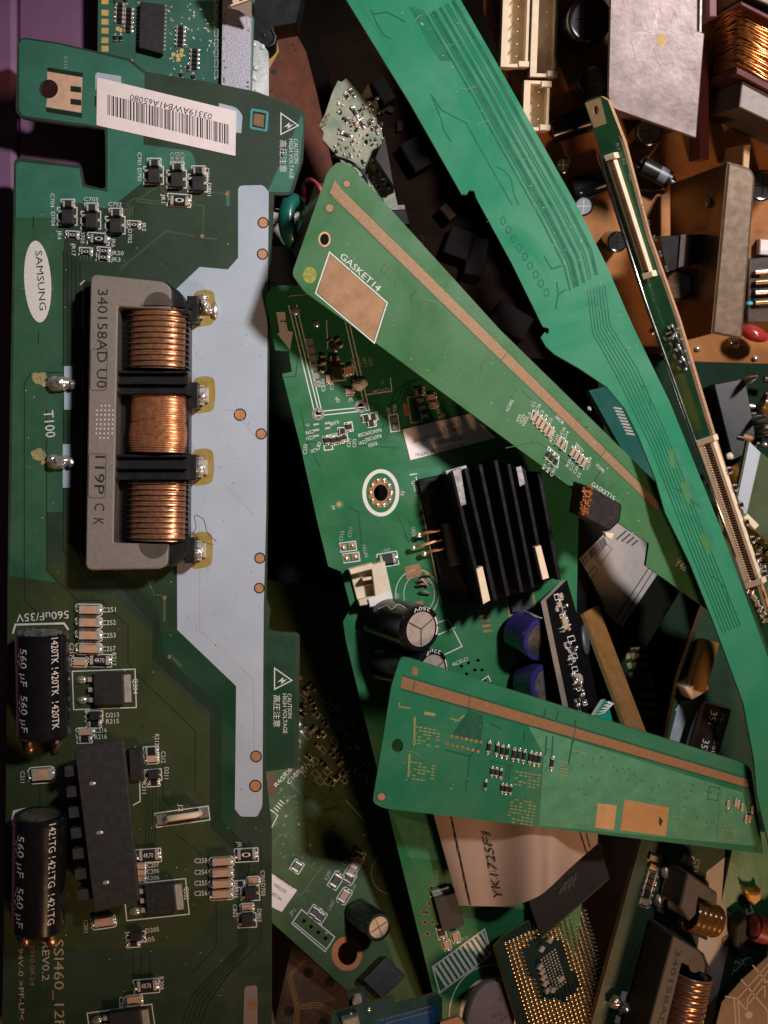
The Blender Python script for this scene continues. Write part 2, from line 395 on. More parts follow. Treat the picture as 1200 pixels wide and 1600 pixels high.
# lacquer over copper reads lighter
A.fill([(30, 60, 12), (90, 69), (200, 95), (226, 116), (224, 226), (300, 236, 10), (308, 262, 10), (280, 268), (226, 262), (226, 282), (184, 316), (166, 326), (99, 312), (99, 800), (24, 800), (25, 252, 8), (124, 263), (129, 292), (168, 300), (168, 200), (136, 194), (30, 180, 12)], mA2, r=0, holes=[(76, 139, 14.8)])
A.fill([(24, 340), (98, 340), (98, 800), (72, 800), (72, 890), (88, 910), (14, 900), (17, 800)], mA3, .026e-3)
A.fill([(12, 882), (96, 882), (132, 926), (178, 929), (238, 992), (238, 1040), (330, 1126), (330, 1302), (366, 1342), (366, 1400), (290, 1482), (9, 1482)], mask('mask_olive_pour', (.030, .044, .013), rough=.48), .017e-3)
A.fill([(417, 995), (462, 993, 6), (460, 1195), (417, 1200)], mask('mask_deep_green', (.007, .042, .018), rough=.45), .022e-3)
A.fill([(418, 300), (472, 178, 6), (474, 200), (468, 255), (452, 300)], mA2, .018e-3)
A.fill([(370, 1000), (279, 990), (240, 985), (244, 1030), (338, 1112), (338, 1300), (366, 1300)], MATS['mask_deep_green'], .021e-3)
A.fill([(372, 290, 8), (412, 289, 8), (420, 300), (418, 500), (416, 800), (412, 950), (410, 1260, 6), (402, 1276, 4), (376, 1276, 4), (367, 1264), (369, 1072), (277, 984), (275, 452), (312, 417), (356, 421), (372, 403)], greyp, .04e-3)
A.fill([(382, 1541, 6), (402, 1539, 6), (403, 1680), (378, 1680)], M('brownish_print', (.20, .16, .15), .6), .04e-3)
for x, y, r in ((411, 348, 7), (410, 397, 7), (375, 648, 8), (408, 678, 7), (406, 872, 7), (405, 919, 6.5), (400, 1182, 7.5), (399, 1228, 8)): A.dot(x, y, r, bright_cu, .05e-3, tAd, 2)
A.dot(395, 1570, 8, copper_dull, .05e-3)
for pts in ([(346, 502), (378, 506), (410, 508)], [(346, 641), (366, 641), (404, 688)], [(312, 820), (312, 985), (396, 1062), (397, 1170)], [(350, 756), (364, 770), (398, 806)]): A.trace(pts, 1.3, M('grey_print_line', (.33, .34, .38), .6), .045e-3)
# runs of parallel traces
for k in range(5):
    q = k * 6.5
    A.trace([(99 + q, 392 + 4 * k), (99 + q, 862 - 1.5 * k), (134 + q * .85, 905 - q * .55), (176 + q * .4, 905 - q * .55), (240 + q * .25, 972 - q * .6), (240 + q * .55, 1030 - q * .2), (330 + q * .55, 1112 - q * .25), (330 + q * .55, 1290 - q * .3), (374 + q * .55, 1334 - q * .3), (374 + q * .55, 1345), (372 + q * .5, 1480), (300 + q, 1556 + q * .4), (270 + q, 1640)], 2.1, tAd, .030e-3)
for k in range(4):
    q = k * 5.4
    A.trace([(126 + q, 408), (126 + q, 384 + q * .4), (158 + q, 352 + q * .4), (200 + q * .4, 352 - q * 1.0), (200 + q * .5, 318 + q * .2)], 1.6, tA, .031e-3)
for pts in ([(247, 290), (184, 336)], [(250, 292), (262, 306)], [(199, 350), (199, 318, 0), (210, 310), (275, 318), (282, 311)], [(204, 350), (204, 322), (212, 315), (280, 322), (288, 313)], [(300, 318), (318, 322), (317, 364)], [(324, 300), (356, 303)], [(188, 420), (260, 361), (303, 369)], [(314, 371), (340, 374)], [(230, 905), (242, 931)], [(244, 930), (254, 930)]):
    A.trace([p[:2] for p in pts], 2, tA, .031e-3)
A.trace([(356, 297), (356, 322)], 5, mA2, .03e-3); A.trace([(257, 935), (257, 971)], 4, tA, .03e-3); A.trace([(270, 1028), (284, 1042)], 4, tA, .03e-3)
for x, y in ((355, 303), (316, 369), (257, 934), (265, 1026)): A.dot(x, y, 3.2, copper, .036e-3)
for pts in ([(38, 598), (38, 937), (70, 970), (76, 978)], [(73, 640), (73, 892), (122, 939), (157, 938), (200, 978), (200, 1036), (222, 1062), (305, 1142), (305, 1238)], [(38, 598), (50, 582), (100, 582)], [(222, 1130), (222, 1140)], [(62, 1185), (62, 1262)], [(255, 1175), (255, 1248), (273, 1270)], [(272, 1300), (313, 1334), (338, 1345), (338, 1480), (300, 1520)], [(60, 517), (60, 538)], [(52, 338), (52, 358)], [(408, 1320), (408, 1470), (360, 1520), (330, 1560)]): A.trace(pts, 1.6, tAd, .031e-3)
for k in range(4): A.trace([(228 + k * 5, 1216), (228 + k * 5, 1300), (224 + k * 5, 1330)], 1.5, tAd, .031e-3)
for k in range(5): A.trace([(370 + k * 5, 1340), (370 + k * 5, 1364)], 1.4, tAd, .031e-3)
for k in range(3): A.trace([(208 + k * 13, 1490), (208 + k * 13, 1545)], 1.4, tAd, .031e-3)
# gold pad at the screw hole
A.tr.poly(U(pa, [(74, 112), (129, 121), (127, 176), (72, 167)] + [(76 + 14.8 * math.cos(math.radians(t)), 139 + 14.8 * math.sin(math.radians(t))) for t in range(98, -99, -14)]), .042e-3, M('pink_gold', (.72, .47, .33), .4, .2, ns=500))
A.fill([(74, 105), (130, 114), (129, 121), (74, 111)], tAd, .045e-3); A.fill([(72, 168), (128, 177), (128, 184), (72, 175)], tAd, .045e-3)
for y in (139, 159): A.fill([(110, y - 5), (127, y - 3), (127, y + 6), (110, y + 4)], tAd, .047e-3)
A.text('C111', (100, 88), (100, 106), 5, silk_dim)
A.fill([(392, 169, 4), (420, 174, 4), (418, 206, 4), (390, 201, 4)], M('teal_ring', (.07, .30, .30), .4), .03e-3)
A.fill([(395, 173), (416, 177), (414, 202), (394, 198)], tAd, .034e-3); A.fill([(397, 177), (413, 180), (412, 199), (396, 195)], copper_dull, .038e-3); A.dot(405, 187, 4.5, gold, .045e-3)
A.fill([(149, 116), (152, 113), (189, 119), (190, 132), (149, 140)], greyp, .03e-3); A.fill([(342, 161), (370, 168, 8), (379, 180, 4), (377, 208), (342, 204)], greyp, .03e-3)
A.trace([(149, 150), (149, 166)], 3, tAd, .03e-3)
def caution(T, x, y):
    T.line([(x - 11, y - 18), (x + 16, y + 1), (x - 11, y + 15)], 1.8, closed=True)
    T.fill([(x - 7, y + 4), (x + 3, y - 4), (x + 2, y + 1), (x + 9, y - 1), (x - 1, y + 7), (x, y + 2)], silk, .05e-3)
    T.vtext('CAUTION', x + 9, y + 22, 38, 6.2, lean=1); T.vtext('HIGH VOLTAGE', x + 1.5, y + 22, 62, 6.2, lean=1); T.vtext('高圧注意', x - 12, y + 24, 50, 8.2, lean=0)
caution(A, 450, 195); caution(A, 440, 1062)
# barcode label
g = G(); g.prism(U(pa, rnd([(152, 121), (369, 174), (368, 244), (151, 196)], 2)), .05e-3, .20e-3, paper)
lb = A.part('label_sticker', g, 'white barcode sticker')
g = G(); q = 0.
bw = random.Random(3)
while q < 1:
    wd = bw.choice((.004, .004, .008, .012)); x0 = 168 + 190 * q; y0 = 148 + 47 * q
    g.poly(U(pa, [(x0, y0), (x0 + 190 * wd, y0 + 47 * wd), (x0 + 190 * wd, y0 + 47 * wd + 31), (x0, y0 + 31)], .22e-3), .22e-3, black_ink); q += wd + bw.choice((.006, .006, .010, .014))
g.text(pa, '03319AWB41A65080', (332, 178), (204, 147), 9.5, .22e-3, black_ink); g.build('barcode', lb)
# oval printed mark
A.tr.poly(U(pa, circ(59, 440, 21, 40, 64, -.06)), .036e-3, silk)
A.silk.text(pa, 'SAMSUNG', (55, 392), (62, 485), 10.5, .06e-3, black_ink)
# transformer
def transformer(T, pts_core, bob, axis_x, wins, dots, hcore=60, term_r=(), term_l=(), txts=()):
    pl = T.pl
    g = G(); g.prism(U(pl, rnd(bob, 8), 26 * S), 0, 26 * S, blackp, bev=S)
    for y0, y1 in dots['flange']:
        T.blk(g, 237, (y0 + y1) / 2, 114, y1 - y0, dots.get('ang', 0), 10, 44, blackp, 1.5)
        for yy in (y0 + 2, (y0 + y1) / 2 + 1, y1 - 2): T.blk(g, 236, yy, 112, 3.5, dots.get('ang', 0), 20, 54, blackp, .8)
    g.prism(U(pl, rnd([(268, 447), (282, 456, 6), (293, 478, 6), (296, 492), (268, 488)], 0), 48 * S), 10 * S, 48 * S, blackp, bev=S)
    g.prism(U(pl, rnd([(264, 846), (294, 842), (294, 860), (284, 876, 6), (266, 886)], 0), 48 * S), 10 * S, 48 * S, blackp, bev=S)
    tr = T.part('transformer', g, 'wide transformer with three copper windings')
    g = G(); g.prism(U(pl, rnd(pts_core), hcore * S), 8 * S, hcore * S, ferrite, ferrite_dk, bev=2.2 * S)
    for cx, cy, sg in ((247, 479, -1), (240, 850, 1)):
        g.poly(U(pl, [(cx + 23 * math.cos(t), cy + sg * 23 * math.sin(t)) for t in [math.pi * k / 14 for k in range(15)]], (hcore + .2) * S), (hcore + .2) * S, ferrite_dk)
    g.build('core', tr)
    g = G()
    for t, a, b, hp in txts: g.text(pl, t, a, b, hp, (hcore + .3) * S, black_ink)
    for k in range(8):
        for j in range(5):
            if (j in (0, 4) and k in (0, 7)): continue
            g.blob(pl.p3(151 + j * 6.2 - (k - 3) * .3, 634 + k * 7.2, hcore * S), 1.5 * S, 1.5 * S, .8 * S, silk, 0, 6)
    for q in ([(145, 545), (158, 545), (157, 610), (144, 610)], [(142, 709), (156, 709), (155, 778), (141, 778)]): g.strip(U(pl, rnd([(q[0][0] - 3, q[0][1]), (q[1][0] + 10, q[1][1]), (q[2][0] + 9, q[2][1]), (q[3][0] - 3, q[3][1])], 5), (hcore + .2) * S), 1.2 * S, (hcore + .2) * S, ferrite_dk, True)
    g.build('core_marking', tr)
    for (y0, y1, kind) in wins:
        g = G(); n = 11 if kind else 15
        p0 = pl.p3(248, y0, 34 * S); p1 = pl.p3(246, y1, 34 * S); prof = []
        N = 200
        for i in range(N + 1):
            t = i / N
            if kind: r = 40 + 2.6 * abs(math.sin(math.pi * (t * n + .5))) ** .55 + .5 * math.sin(t * n * 19) + 8.5 * math.exp(-((t * n % 1 - .5) / .10) ** 4)
            else: r = 41.5 + 1.5 * abs(math.sin(math.pi * t * 26)) - (1.5 if .46 < t < .49 else 0) + (2.5 * math.sin(math.pi * min(1, max(0, (t - .46) / .5))))
            prof.append((t, r * S))
        tape = M('smoked_fin', (.10, .075, .065), .18, 0, ns=1400, var=.6, coat=.8)
        mats = [tape if kind and abs((i + .5) / N * n % 1 - .5) < .15 else wirecu for i in range(N)]
        g.lathe(p0, p1, prof, wirecu, 30, True, .54, None, mats)
        for p, a in ((p0, 1), (p1, -1)): g.disc(p, Vector(p0) - Vector(p1) if a > 0 else Vector(p1) - Vector(p0), 30 * S, blackp, 24, 52 * S)
        g.build('winding', tr, None if kind else 'orange taped winding in the middle')
    for x, y in term_r:
        T.fill([(x - 10, y - 26), (x + 8, y - 30), (x + 23, y - 27), (x + 25, y), (x + 22, y + 25), (x + 6, y + 28), (x - 8, y + 30)], flux, .046e-3, 9)
        g = G(); T.blk(g, x - 12, y, 16, 40, 0, 0, 34, blackp, 1.5); T.blk(g, x - 22, y + 2, 14, 26, 0, 4, 26, ferrite_dk, 1); br = g.build('terminal_block', tr)
        g = G()
        if y < 500:
            g.blob(pl.p3(x + 5, y - 17, 9 * S), 11 * S, 6 * S, 7 * S, solder, 0, 10, .15); g.blob(pl.p3(x + 8, y - 4, 6 * S), 7 * S, 12 * S, 7 * S, solder, .3, 10, .2)
            g.blob(pl.p3(x + 24, y + 4, 4 * S), 5 * S, 13 * S, 5 * S, solder, 0, 10, .2); g.blob(pl.p3(x + 14, y + 4, 4 * S), 8 * S, 5 * S, 4 * S, solder, 0, 8, .2)
        else:
            T.blk(g, x + 5, y, 17, 23, 0, 3, 10, tinned, 3); g.blob(pl.p3(x + 3, y + 3, 8 * S), 9 * S, 9 * S, 7 * S, solder, 0, 10, .25)
        T.blk(g, x, y - 14, 14, 3, 0, 5, 8, tinned, .4); T.blk(g, x, y + 14, 14, 3, 0, 5, 8, tinned, .4)
        g.build('solder_joint', br)
    for x, y in term_l:
        T.fill([(x + 2, y - 28), (x + 15, y - 28), (x + 15, y + 40), (x + 2, y + 40)], greyp, .046e-3)
        for sx, sy, ss in ((-35, -10, 13), (-42, -14, 7), (-28, 0, 6)): T.tr.poly(U(pl, [(x + sx + ss * random.uniform(.6, 1.1) * math.cos(t * .7), y + sy + ss * random.uniform(.5, 1) * math.sin(t * .7)) for t in range(9)]), (.05 + .002 * ss) * 1e-3, M('flux_crust', (.30, .27, .12), .5, ns=2500, var=.6))
        g = G(); g.blob(pl.p3(x - 3, y, 5 * S), 20 * S, 11 * S, 12 * S, solder, .1, 12, .18); g.blob(pl.p3(x - 14, y - 2, 4 * S), 10 * S, 12 * S, 8 * S, solder, 0, 10, .15); g.blob(pl.p3(x + 16, y + 1, 6 * S), 9 * S, 8 * S, 8 * S, solder, 0, 10, .2)
        g.build('solder_joint', tr)
    return tr
coreA = [(141, 428, 12), (256, 440, 10), (267, 450, 6), (267, 484), (184, 479, 4), (177, 848, 4), (263, 851), (262, 882, 10), (250, 889, 6), (133, 891, 12)]
transformer(A, coreA, [(130, 440), (262, 440), (296, 478), (294, 850), (260, 886), (124, 886)], 238, [(482, 578, 1), (618, 708, 0), (752, 845, 1)],
            {'flange': [(579, 616), (710, 750)]}, 60, [(312, 482), (312, 617), (310, 730), (308, 860)], [(98, 600), (96, 722)],
            [('340158AD U0', (153, 452), (151, 606), 15), ('119P', (149, 712), (147, 772), 15), ('C  K', (148, 786), (146, 820), 15)])
def rrect(g, pl, pts, z): g.strip(U(pl, rnd(pts, 6), z), 1.1 * S, z, ferrite_dk, True)
A.line([(125, 445), (132, 438)], 1.5); A.vtext('T100', 68, 642, 42, 15, lean=4)
# surface parts at the top
for x, y, t, u in ((240, 272, 'C701 D701', 0), (276, 278, '', 0), (309, 284, '', 0), (105, 336, '', 0), (142, 342, '', 0), (180, 350, '', 0)):
    A.smd('ind', x + 1, y - 18, 16, 9, 0, h=8); A.smd('sot', x, y + 2, 18, 22, 0, h=12)
for t, x, y, l in (('C701 D701', 215, 238, 44), ('C801', 321, 262, 19), ('D801', 324, 286, 20), ('C704', 79, 302, 22), ('D704', 80, 331, 22), ('JR1', 252, 303, 14), ('JR4', 90, 360, 14), ('D703', 126, 360, 20), ('JR6', 174, 372, 14), ('JR2', 222, 347, 14), ('D702', 200, 358, 22), ('JR17', 112, 380, 20), ('C801', 282, 238, 20), ('D802', 274, 238, 20), ('C802', 266, 238, 20)):
    A.vtext(t, x, y, l, 6, silk if x not in (282, 274, 266) else silk_dim)
for t, a, b in (('C703', (131, 314), (153, 315)), ('C702', (169, 322), (190, 323)), ('JR20', (173, 398), (193, 399)), ('JR3', (173, 408), (188, 409))): A.text(t, a, b, 6.5)
A.smd('res', 280, 313, 28, 13, 4, mark='0'); A.smd('res', 154, 373, 26, 12, 4, mark='0')
for x, y in ((209, 351), (113, 367), (134, 393), (162, 392), (161, 402)): A.smd('res', x, y, 16, 8, 3, mark='0')
# capacitors and surface parts lower down
A.text('560uF/35V', (107, 954), (25, 960), 12)
def capA(y0, y1, x0, x1, code):
    b, p0, p1 = A.ecap((x0, y1), (x1, y0), 40, 38, 52, alu, 'black 35 V can lying on its side', None, None,
        [('560 µF', .88, .53, -.62, 12.5, 0), ('560 µF', .44, .10, -.62, 12.5, 0), ('35V', .84, .62, -1.0, 13, 0), ('35V', .40, .18, -1.0, 13, 0), (code, .98, .74, .62, 11, 0), (code, .70, .44, .62, 11, 0), (code, .38, .12, .62, 11, 0)])
    for dx in (-20, 22):
        g = G(); a = pa.p3(x0 + dx, y1 - 4, 36 * S); q = pa.p3(x0 + dx - 2, y1 + 14, 6 * S); g.tube([a, pa.p3(x0 + dx - 1, y1 + 8, 34 * S), q], 3 * S, tinned)
        g.blob(pa.p3(x0 + dx - 2, y1 + 16, 2 * S), 9 * S, 13 * S, 7 * S, M('brown_solder', (.30, .16, .08), .3, .8), 0, 10, .1); g.build('lead', b)
capA(987, 1150, 68, 66, '1420TK'); capA(1272, 1452, 60, 63, '1421TG')
A.line([(20, 990), (24, 976, 6), (100, 974, 6), (107, 984)], 3); A.line([(18, 1290), (22, 1268), (40, 1264)], 4)
for y, t in ((953, 'C251'), (973, 'C252'), (993, 'C253'), (1014, 'C257')):
    A.smd('cap', 139, y, 32, 12, 1, h=12); A.text(t, (160, y + 4), (181, y + 3), 7.5)
A.smd('cap', 124, 1035, 20, 9, 2); A.smd('res', 155, 1032, 30, 13, 2, mark='4R70'); A.vtext('C217', 109, 1005, 22, 6.5); A.vtext('R217', 175, 1020, 20, 6.5)
A.dpak(169, 1077, 46, 50, -2); A.vtext('Q204', 208, 1060, 24, 7)
A.smd('sot', 147, 1119, 16, 13, 0, h=10); A.smd('res', 147, 1131, 18, 8, 0)
A.text('D213', (166, 1121), (186, 1120), 7); A.text('R215', (166, 1131), (186, 1130), 7)
A.smd('cap', 133, 1144, 22, 9, -2); A.smd('res', 132, 1155, 18, 8, -2); A.text('C216', (148, 1145), (167, 1144), 7); A.text('R216', (148, 1155), (167, 1154), 7)
A.smd('cap', 65, 1211, 32, 17, -4); A.vtext('C211', 32, 1205, 18, 6.5)
A.smd('res', 236, 1174, 18, 10, -4); A.smd('cap', 237, 1186, 18, 10, -4); A.vtext('R212', 242, 1147, 18, 6.5); A.vtext('C212', 252, 1174, 18, 6.5)
A.smd('sot', 239, 1211, 16, 14, -4, h=10); A.smd('res', 240, 1223, 15, 8, -4); A.vtext('D211', 257, 1199, 18, 6.5); A.vtext('R211', 222, 1222, 18, 6.5)
A.smd('res', 232, 1337, 30, 14, -4, mark='4R70')
for y, t in ((1354, 'C207'), (1364, 'C206'), (1374, 'R206')): A.smd('cap', 219, y, 14, 8, 0); A.text(t, (230, y + 2), (249, y), 7)
A.dpak(250, 1405, 46, 46, -6); A.vtext('Q202', 288, 1386, 20, 7)
A.smd('sot', 212, 1464, 18, 13, -4, h=10); A.smd('res', 208, 1475, 16, 7, -4); A.text('D205', (228, 1458), (249, 1455), 7); A.text('R205', (221, 1474), (242, 1470), 7)
for y, t in ((1347, 'C258'), (1365, 'C254'), (1382, 'C255'), (1398, 'C256')): A.smd('cap', 346, y, 29, 11, -4, h=12); A.text(t, (304, y + 2), (324, y + 1), 7.5)
A.smd('res', 385, 1336, 28, 14, -3, mark='0'); A.vtext('JR7', 371, 1315, 14, 6.5)
A.smd('res', 375, 1381, 12, 7, -3); A.smd('cap', 396, 1376, 16, 9, -3); A.smd('sot', 391, 1396, 17, 18, -3, h=12)
A.smd('cap', 386, 1418, 17, 9, -3); A.smd('sot', 386, 1438, 17, 18, -3, h=12)
for t, x, y, l in (('C705', 407, 1360, 18), ('D705', 408, 1380, 20), ('JR16', 366, 1387, 16), ('C803', 364, 1413, 20), ('D803', 402, 1420, 20)): A.vtext(t, x, y, l, 6.5)
A.smd('cap', 162, 1441, 30, 13, -8); A.vtext('C201', 131, 1437, 20, 6.5, silk_dim)
A.smd('res', 229, 1541, 30, 15, -5, mark='4R70'); A.vtext('R208', 249, 1526, 20, 7); A.smd('cap', 209, 1563, 22, 11, -6); A.vtext('C208', 186, 1558, 20, 7)
A.dpak(196, 1600, 50, 40, -8)
# heat sink slab over the lower power transistor
g = G()
hs = [(116, 1172), (192, 1153), (217, 1408), (147, 1425)]
slabm = M('heatsink_black', (.028, .029, .033), .55, var=.25, ns=500, dust=.15, bump=.08)
g.prism(U(pa, rnd(hs, 3), 62 * S), 52 * S, 62 * S, slabm, bev=1.5 * S)
for k in range(7):
    t = (k + .4) / 7; y = 1185 + 225 * t; x = 122 + 22 * t
    g.prism(U(pa, [(x - 22, y), (x + 62, y - 12), (x + 63, y + 4), (x - 21, y + 16)], 50 * S), 6 * S, 52 * S, slabm)
sink = A.part('heat_sink', g, 'black slab heat sink with fins on its left')
g = G()
for x, y in ((144, 1224), (155, 1301), (165, 1379)): g.blob(pa.p3(x, y, 62 * S), 6 * S, 3 * S, 1.5 * S, tinned, .15, 8, .2)
g.build('rivet', sink)
g = G(); A.blk(g, 212, 1195, 20, 50, -3, 0, 12, chipblk, 1); A.part('power_transistor', g)
A.line([(196, 1178), (217, 1174), (219, 1252), (208, 1258)], 1.6)
g = G(); g.blob(pa.p3(210, 1186, 4 * S), 5 * S, 12 * S, 5 * S, solder, 0, 10, .15); g.blob(pa.p3(213, 1200, 4 * S), 4 * S, 10 * S, 4 * S, solder, 0, 10, .15); A.part('solder_joint', g)
# wire bridge
A.box(285, 1276, 84, 22, -8); A.vtext('J2', 279, 1256, 12, 7)
g = G()
for x, y in ((252, 1281), (318, 1270)): A.blk(g, x, y, 16, 16, -8, 0, 4, solder, 1)
g.tube([pa.p3(258, 1280, 3 * S), pa.p3(266, 1279, 16 * S), pa.p3(306, 1273, 16 * S), pa.p3(312, 1271, 3 * S)], 5 * S, cream); A.part('wire_bridge', g)
A.vtext('SSI460_12F04', 84, 1468, 168, 15, M('print_brown', (.38, .30, .22), .6), lean=2); A.vtext('REV0.2', 66, 1472, 60, 11, silk_dim); A.vtext('2010.08.24', 47, 1476, 64, 7, M('print_brown_dark', (.22, .14, .06), .6)); A.vtext('94V-0 >PF-LP<', 28, 1482, 112, 8, MATS['print_brown'], lean=2)
rsa = random.Random(31); g = G(); speck = M('dust_fleck', (.45, .43, .40), .8); grit = M('dark_grit', (.05, .045, .04), .8)
for i in range(170):
    x, y = rsa.uniform(30, 410), rsa.uniform(310, 1560); dk = 275 < x and 450 < y < 1270
    g.poly(U(pa, circ(x, y, rsa.uniform(.4, 1.2), 6, rsa.uniform(.4, 1.1))), .07e-3, grit if dk else speck)
for i in range(12):
    x, y = rsa.uniform(290, 400), rsa.uniform(470, 1000); an = rsa.uniform(0, 6.28); L_ = rsa.uniform(5, 16); g.strip(U(pa, [(x, y), (x + L_ * math.cos(an), y + L_ * math.sin(an))]), .5 * S, .07e-3, MATS['grey_print_line'])
A.part('dust_specks', g)
A.flush()
# ------------------------------------------------------------------ main board under the strips
mT = mask('mask_bright_green', (.018, .135, .050), rough=.33)
tT = M('trace_green_dark', (.010, .080, .030), .35); tTl = M('trace_green_light', (.030, .17, .075), .35)
pt = Pl((430, 450, 1), (430, 1500, -3), (800, 900, -8))
T = Thing('circuit_board', 'bright green main board with black finned heat sink and white ring, in the middle', 'circuit board', pt, PILE)
outT = [(414, 462, 10), (428, 446, 8), (520, 446), (880, 600), (905, 760), (900, 1000), (930, 1200), (880, 1700), (714, 1700), (676, 1548), (606, 1264), (587, 1192), (541, 1004), (536, 971), (548, 950), (533, 893), (513, 885),
        (497, 820), (472, 708), (441, 584), (456, 581), (451, 549), (430, 547)]
T.board(outT, mT, lam_green, 10, [(595, 770, 11, 16, 13), (497, 647, 5), (564, 635, 5)] + [(x, y, 2.6) for x, y in ((721, 1041), (732, 1036), (747, 1032), (742, 1047), (753, 1047), (729, 1053), (757, 1062), (767, 1067))])
for pts in ([(451, 477), (493, 650), (577, 641), (538, 470)], [(457, 478), (498, 643), (570, 636), (532, 470)], [(463, 476), (502, 640)], [(610, 590), (612, 611), (570, 617)], [(650, 745), (690, 945)], [(640, 742), (652, 740)]): T.line(pts, 1.7)
T.line([(451, 463), (500, 458)], 1.2, silk_dim); T.line([(510, 500), (512, 545)], 1.4)
for i in range(6): T.fill(rect(483 + i * 2.6, 534 + i * 13.2, 12, 10, -4), solder, .05e-3)
for x, y, r in ((461, 486, 7), (494, 506, 6)):
    g = G(); g.blob(pt.p3(x, y), r * S, r * S, 2.5 * S, solder, 0, 10, .1); T.part('solder_joint', g)
for x, y in ((497, 647), (564, 635)): T.tr.prism(U(pt, circ(x, y, 10)), 0, .05e-3, solder, holes=[U(pt, circ(x, y, 5.2))])
g = G(); T.blk(g, 526, 582, 17, 22, -5, 1, 9, chipblk, 1); T.part('chip', g); T.box(527, 582, 24, 26, -5)
for x, y, k, a in ((520, 540, 'sot', 60), (530, 536, 'res', 60), (541, 580, 'cap', 85), (547, 578, 'cap', 85), (513, 592, 'cap', 85), (546, 612, 'cap', 0), (522, 560, 'res', 0), (505, 562, 'res', 85), (503, 575, 'res', 85)): T.smd(k, x, y, 12, 8, a, outline=k == 'cap')
g = G(); g.blob(pt.p3(561, 600, 3 * S), 12 * S, 9 * S, 4 * S, M('clear_glue', (.75, .72, .68), .2, coat=.6, ns=2000, var=.4), .3, 12, .4); T.part('glue_blob', g)
for t, a, b in (('C569', (508, 612), (508, 592)), ('C568', (521, 609), (522, 590)), ('C566', (532, 626), (526, 620)), ('C561C560', (607, 606), (582, 610)), ('C567', (598, 594), (594, 596)), ('C247', (611, 652), (609, 636)), ('C246', (620, 648), (619, 632)), ('R308', (528, 656), (515, 661)), ('C230', (478, 662), (478, 666)),
                ('C598', (490, 671), (477, 674)), ('C231', (490, 680), (478, 683)), ('C232', (479, 710), (480, 694)), ('L20', (494, 700), (485, 703)), ('L82', (499, 703), (502, 691)), ('R306C228', (535, 673), (510, 680)), ('C571', (547, 699), (549, 686)), ('C572', (556, 699), (557, 686)), ('R604C509C508', (595, 669), (559, 678)), ('R607C502', (595, 678), (570, 685)), ('C591', (572, 687), (560, 690)), ('R303', (588, 690), (575, 694)), ('R317', (688, 645), (686, 632)), ('R314', (695, 645), (684, 650)), ('N13', (647, 618), (640, 619)), ('2', (551, 628), (550, 620))): T.text(t, a, b, 5.5)
for k in range(4): T.text('C58' + str(k), (556 + 9 * k, 575 - k), (553 + 9 * k, 558), 5, silk_dim)
for x, y, a in ((494, 663, -10), (494, 672, -10), (494, 681, -10), (512, 661, -10), (512, 669, -10)):
    T.fill(rect(x, y, 9, 3, a), tinned, .05e-3)
for x, y, a in ((511, 688, 80), (521, 688, 80), (531, 686, 80), (537, 683, 80), (535, 674, 0), (545, 667, 80), (572, 653, -10), (583, 651, -10), (580, 661, -10)): T.smd('res', x, y, 11, 8, a, outline=True)
for y in (656, 667): T.fill(rect(615 + (y - 656) * .3, y, 9, 8), solder, .05e-3)
T.box(616, 661, 14, 26, -8); T.box(512, 692, 13, 22, -8)
T.line(rect(648, 640, 17, 40, -8), 1.6, closed=True)
for y in (625, 637, 650):
    g = G(); T.blk(g, 660 + (y - 637) * .3, y, 11, 6, -8, 0, 4, solder, 1); T.part('solder_joint', g)
T.fill(rect(636, 640, 10, 19, -8), copper, .05e-3)
for x, y in ((674, 620), (677, 632)): T.smd('cap', x, y, 12, 8, -8)
T.smd('res', 656, 612, 12, 8, -8)
g = G(); g.prism(U(pt, [(629, 671), (735, 646), (775, 684), (641, 719)]), .05e-3, .18e-3, paper); lb = T.part('label_sticker', g, 'white sticker printed upside down')
g = G()
for t, a, b, h in (('26777B/b/1/3TE50619499A/', (726, 692), (648, 708), 7), ('ZMZ201800HL', (724, 679), (677, 689), 7), ('50A6101EU/247018/', (722, 665), (643, 687), 7), ('E J1028 R', (716, 657), (690, 667), 6)): g.text(pt, t, a, b, h, .2e-3, black_ink)
g.build('label_text', lb)
T.line([(432, 488), (445, 488), (449, 517), (457, 519), (453, 546), (434, 522), (438, 520)], 1, closed=True); T.fill([(432, 488), (445, 488), (449, 517), (457, 519), (453, 546), (434, 521), (437, 519)], silk, .04e-3)
T.silk.text(pt, 'T', (438, 498), (438, 506), 9, .07e-3, black_ink)
T.tr.strip(U(pt, circ(595, 770, 26, 40, 34)), 6 * S, .05e-3, silk, True)
T.tr.prism(U(pt, circ(595, 770, 19, 30, 23)), 0, .04e-3, copper_dull, holes=[U(pt, circ(595, 770, 11.4, 16, 13.4))])
g = G()
for k in range(10):
    t = 2 * math.pi * k / 10; g.blob(pt.p3(595 + 16 * math.cos(t), 770 + 20 * math.sin(t)), 4.2 * S, 4.2 * S, 2 * S, solder if math.cos(t) > -.3 else copper, 0, 8, .15)
T.part('screw_pad', g)
T.dot(530, 788, 4, copper, .05e-3, tTl, 3); T.text('2W', (518, 790), (519, 797), 5); T.text('S2', (630, 775), (632, 768), 5); T.text('Q702', (643, 752), (648, 768), 5)
for pts in ([(441, 590), (462, 588), (466, 555)], [(470, 640), (480, 690), (500, 730)], [(600, 690), (640, 600), (660, 590)], [(595, 690), (630, 605), (650, 592)], [(590, 690), (618, 610), (640, 596)], [(560, 690), (610, 660)], [(480, 690), (620, 700)], [(560, 620), (600, 640), (620, 625)], [(540, 790), (560, 800), (565, 850)], [(620, 800), (640, 850)]): T.trace(pts, 1.8, tT)
T.fill([(632, 735), (690, 728), (690, 760), (648, 770), (625, 755)], tTl, .02e-3)
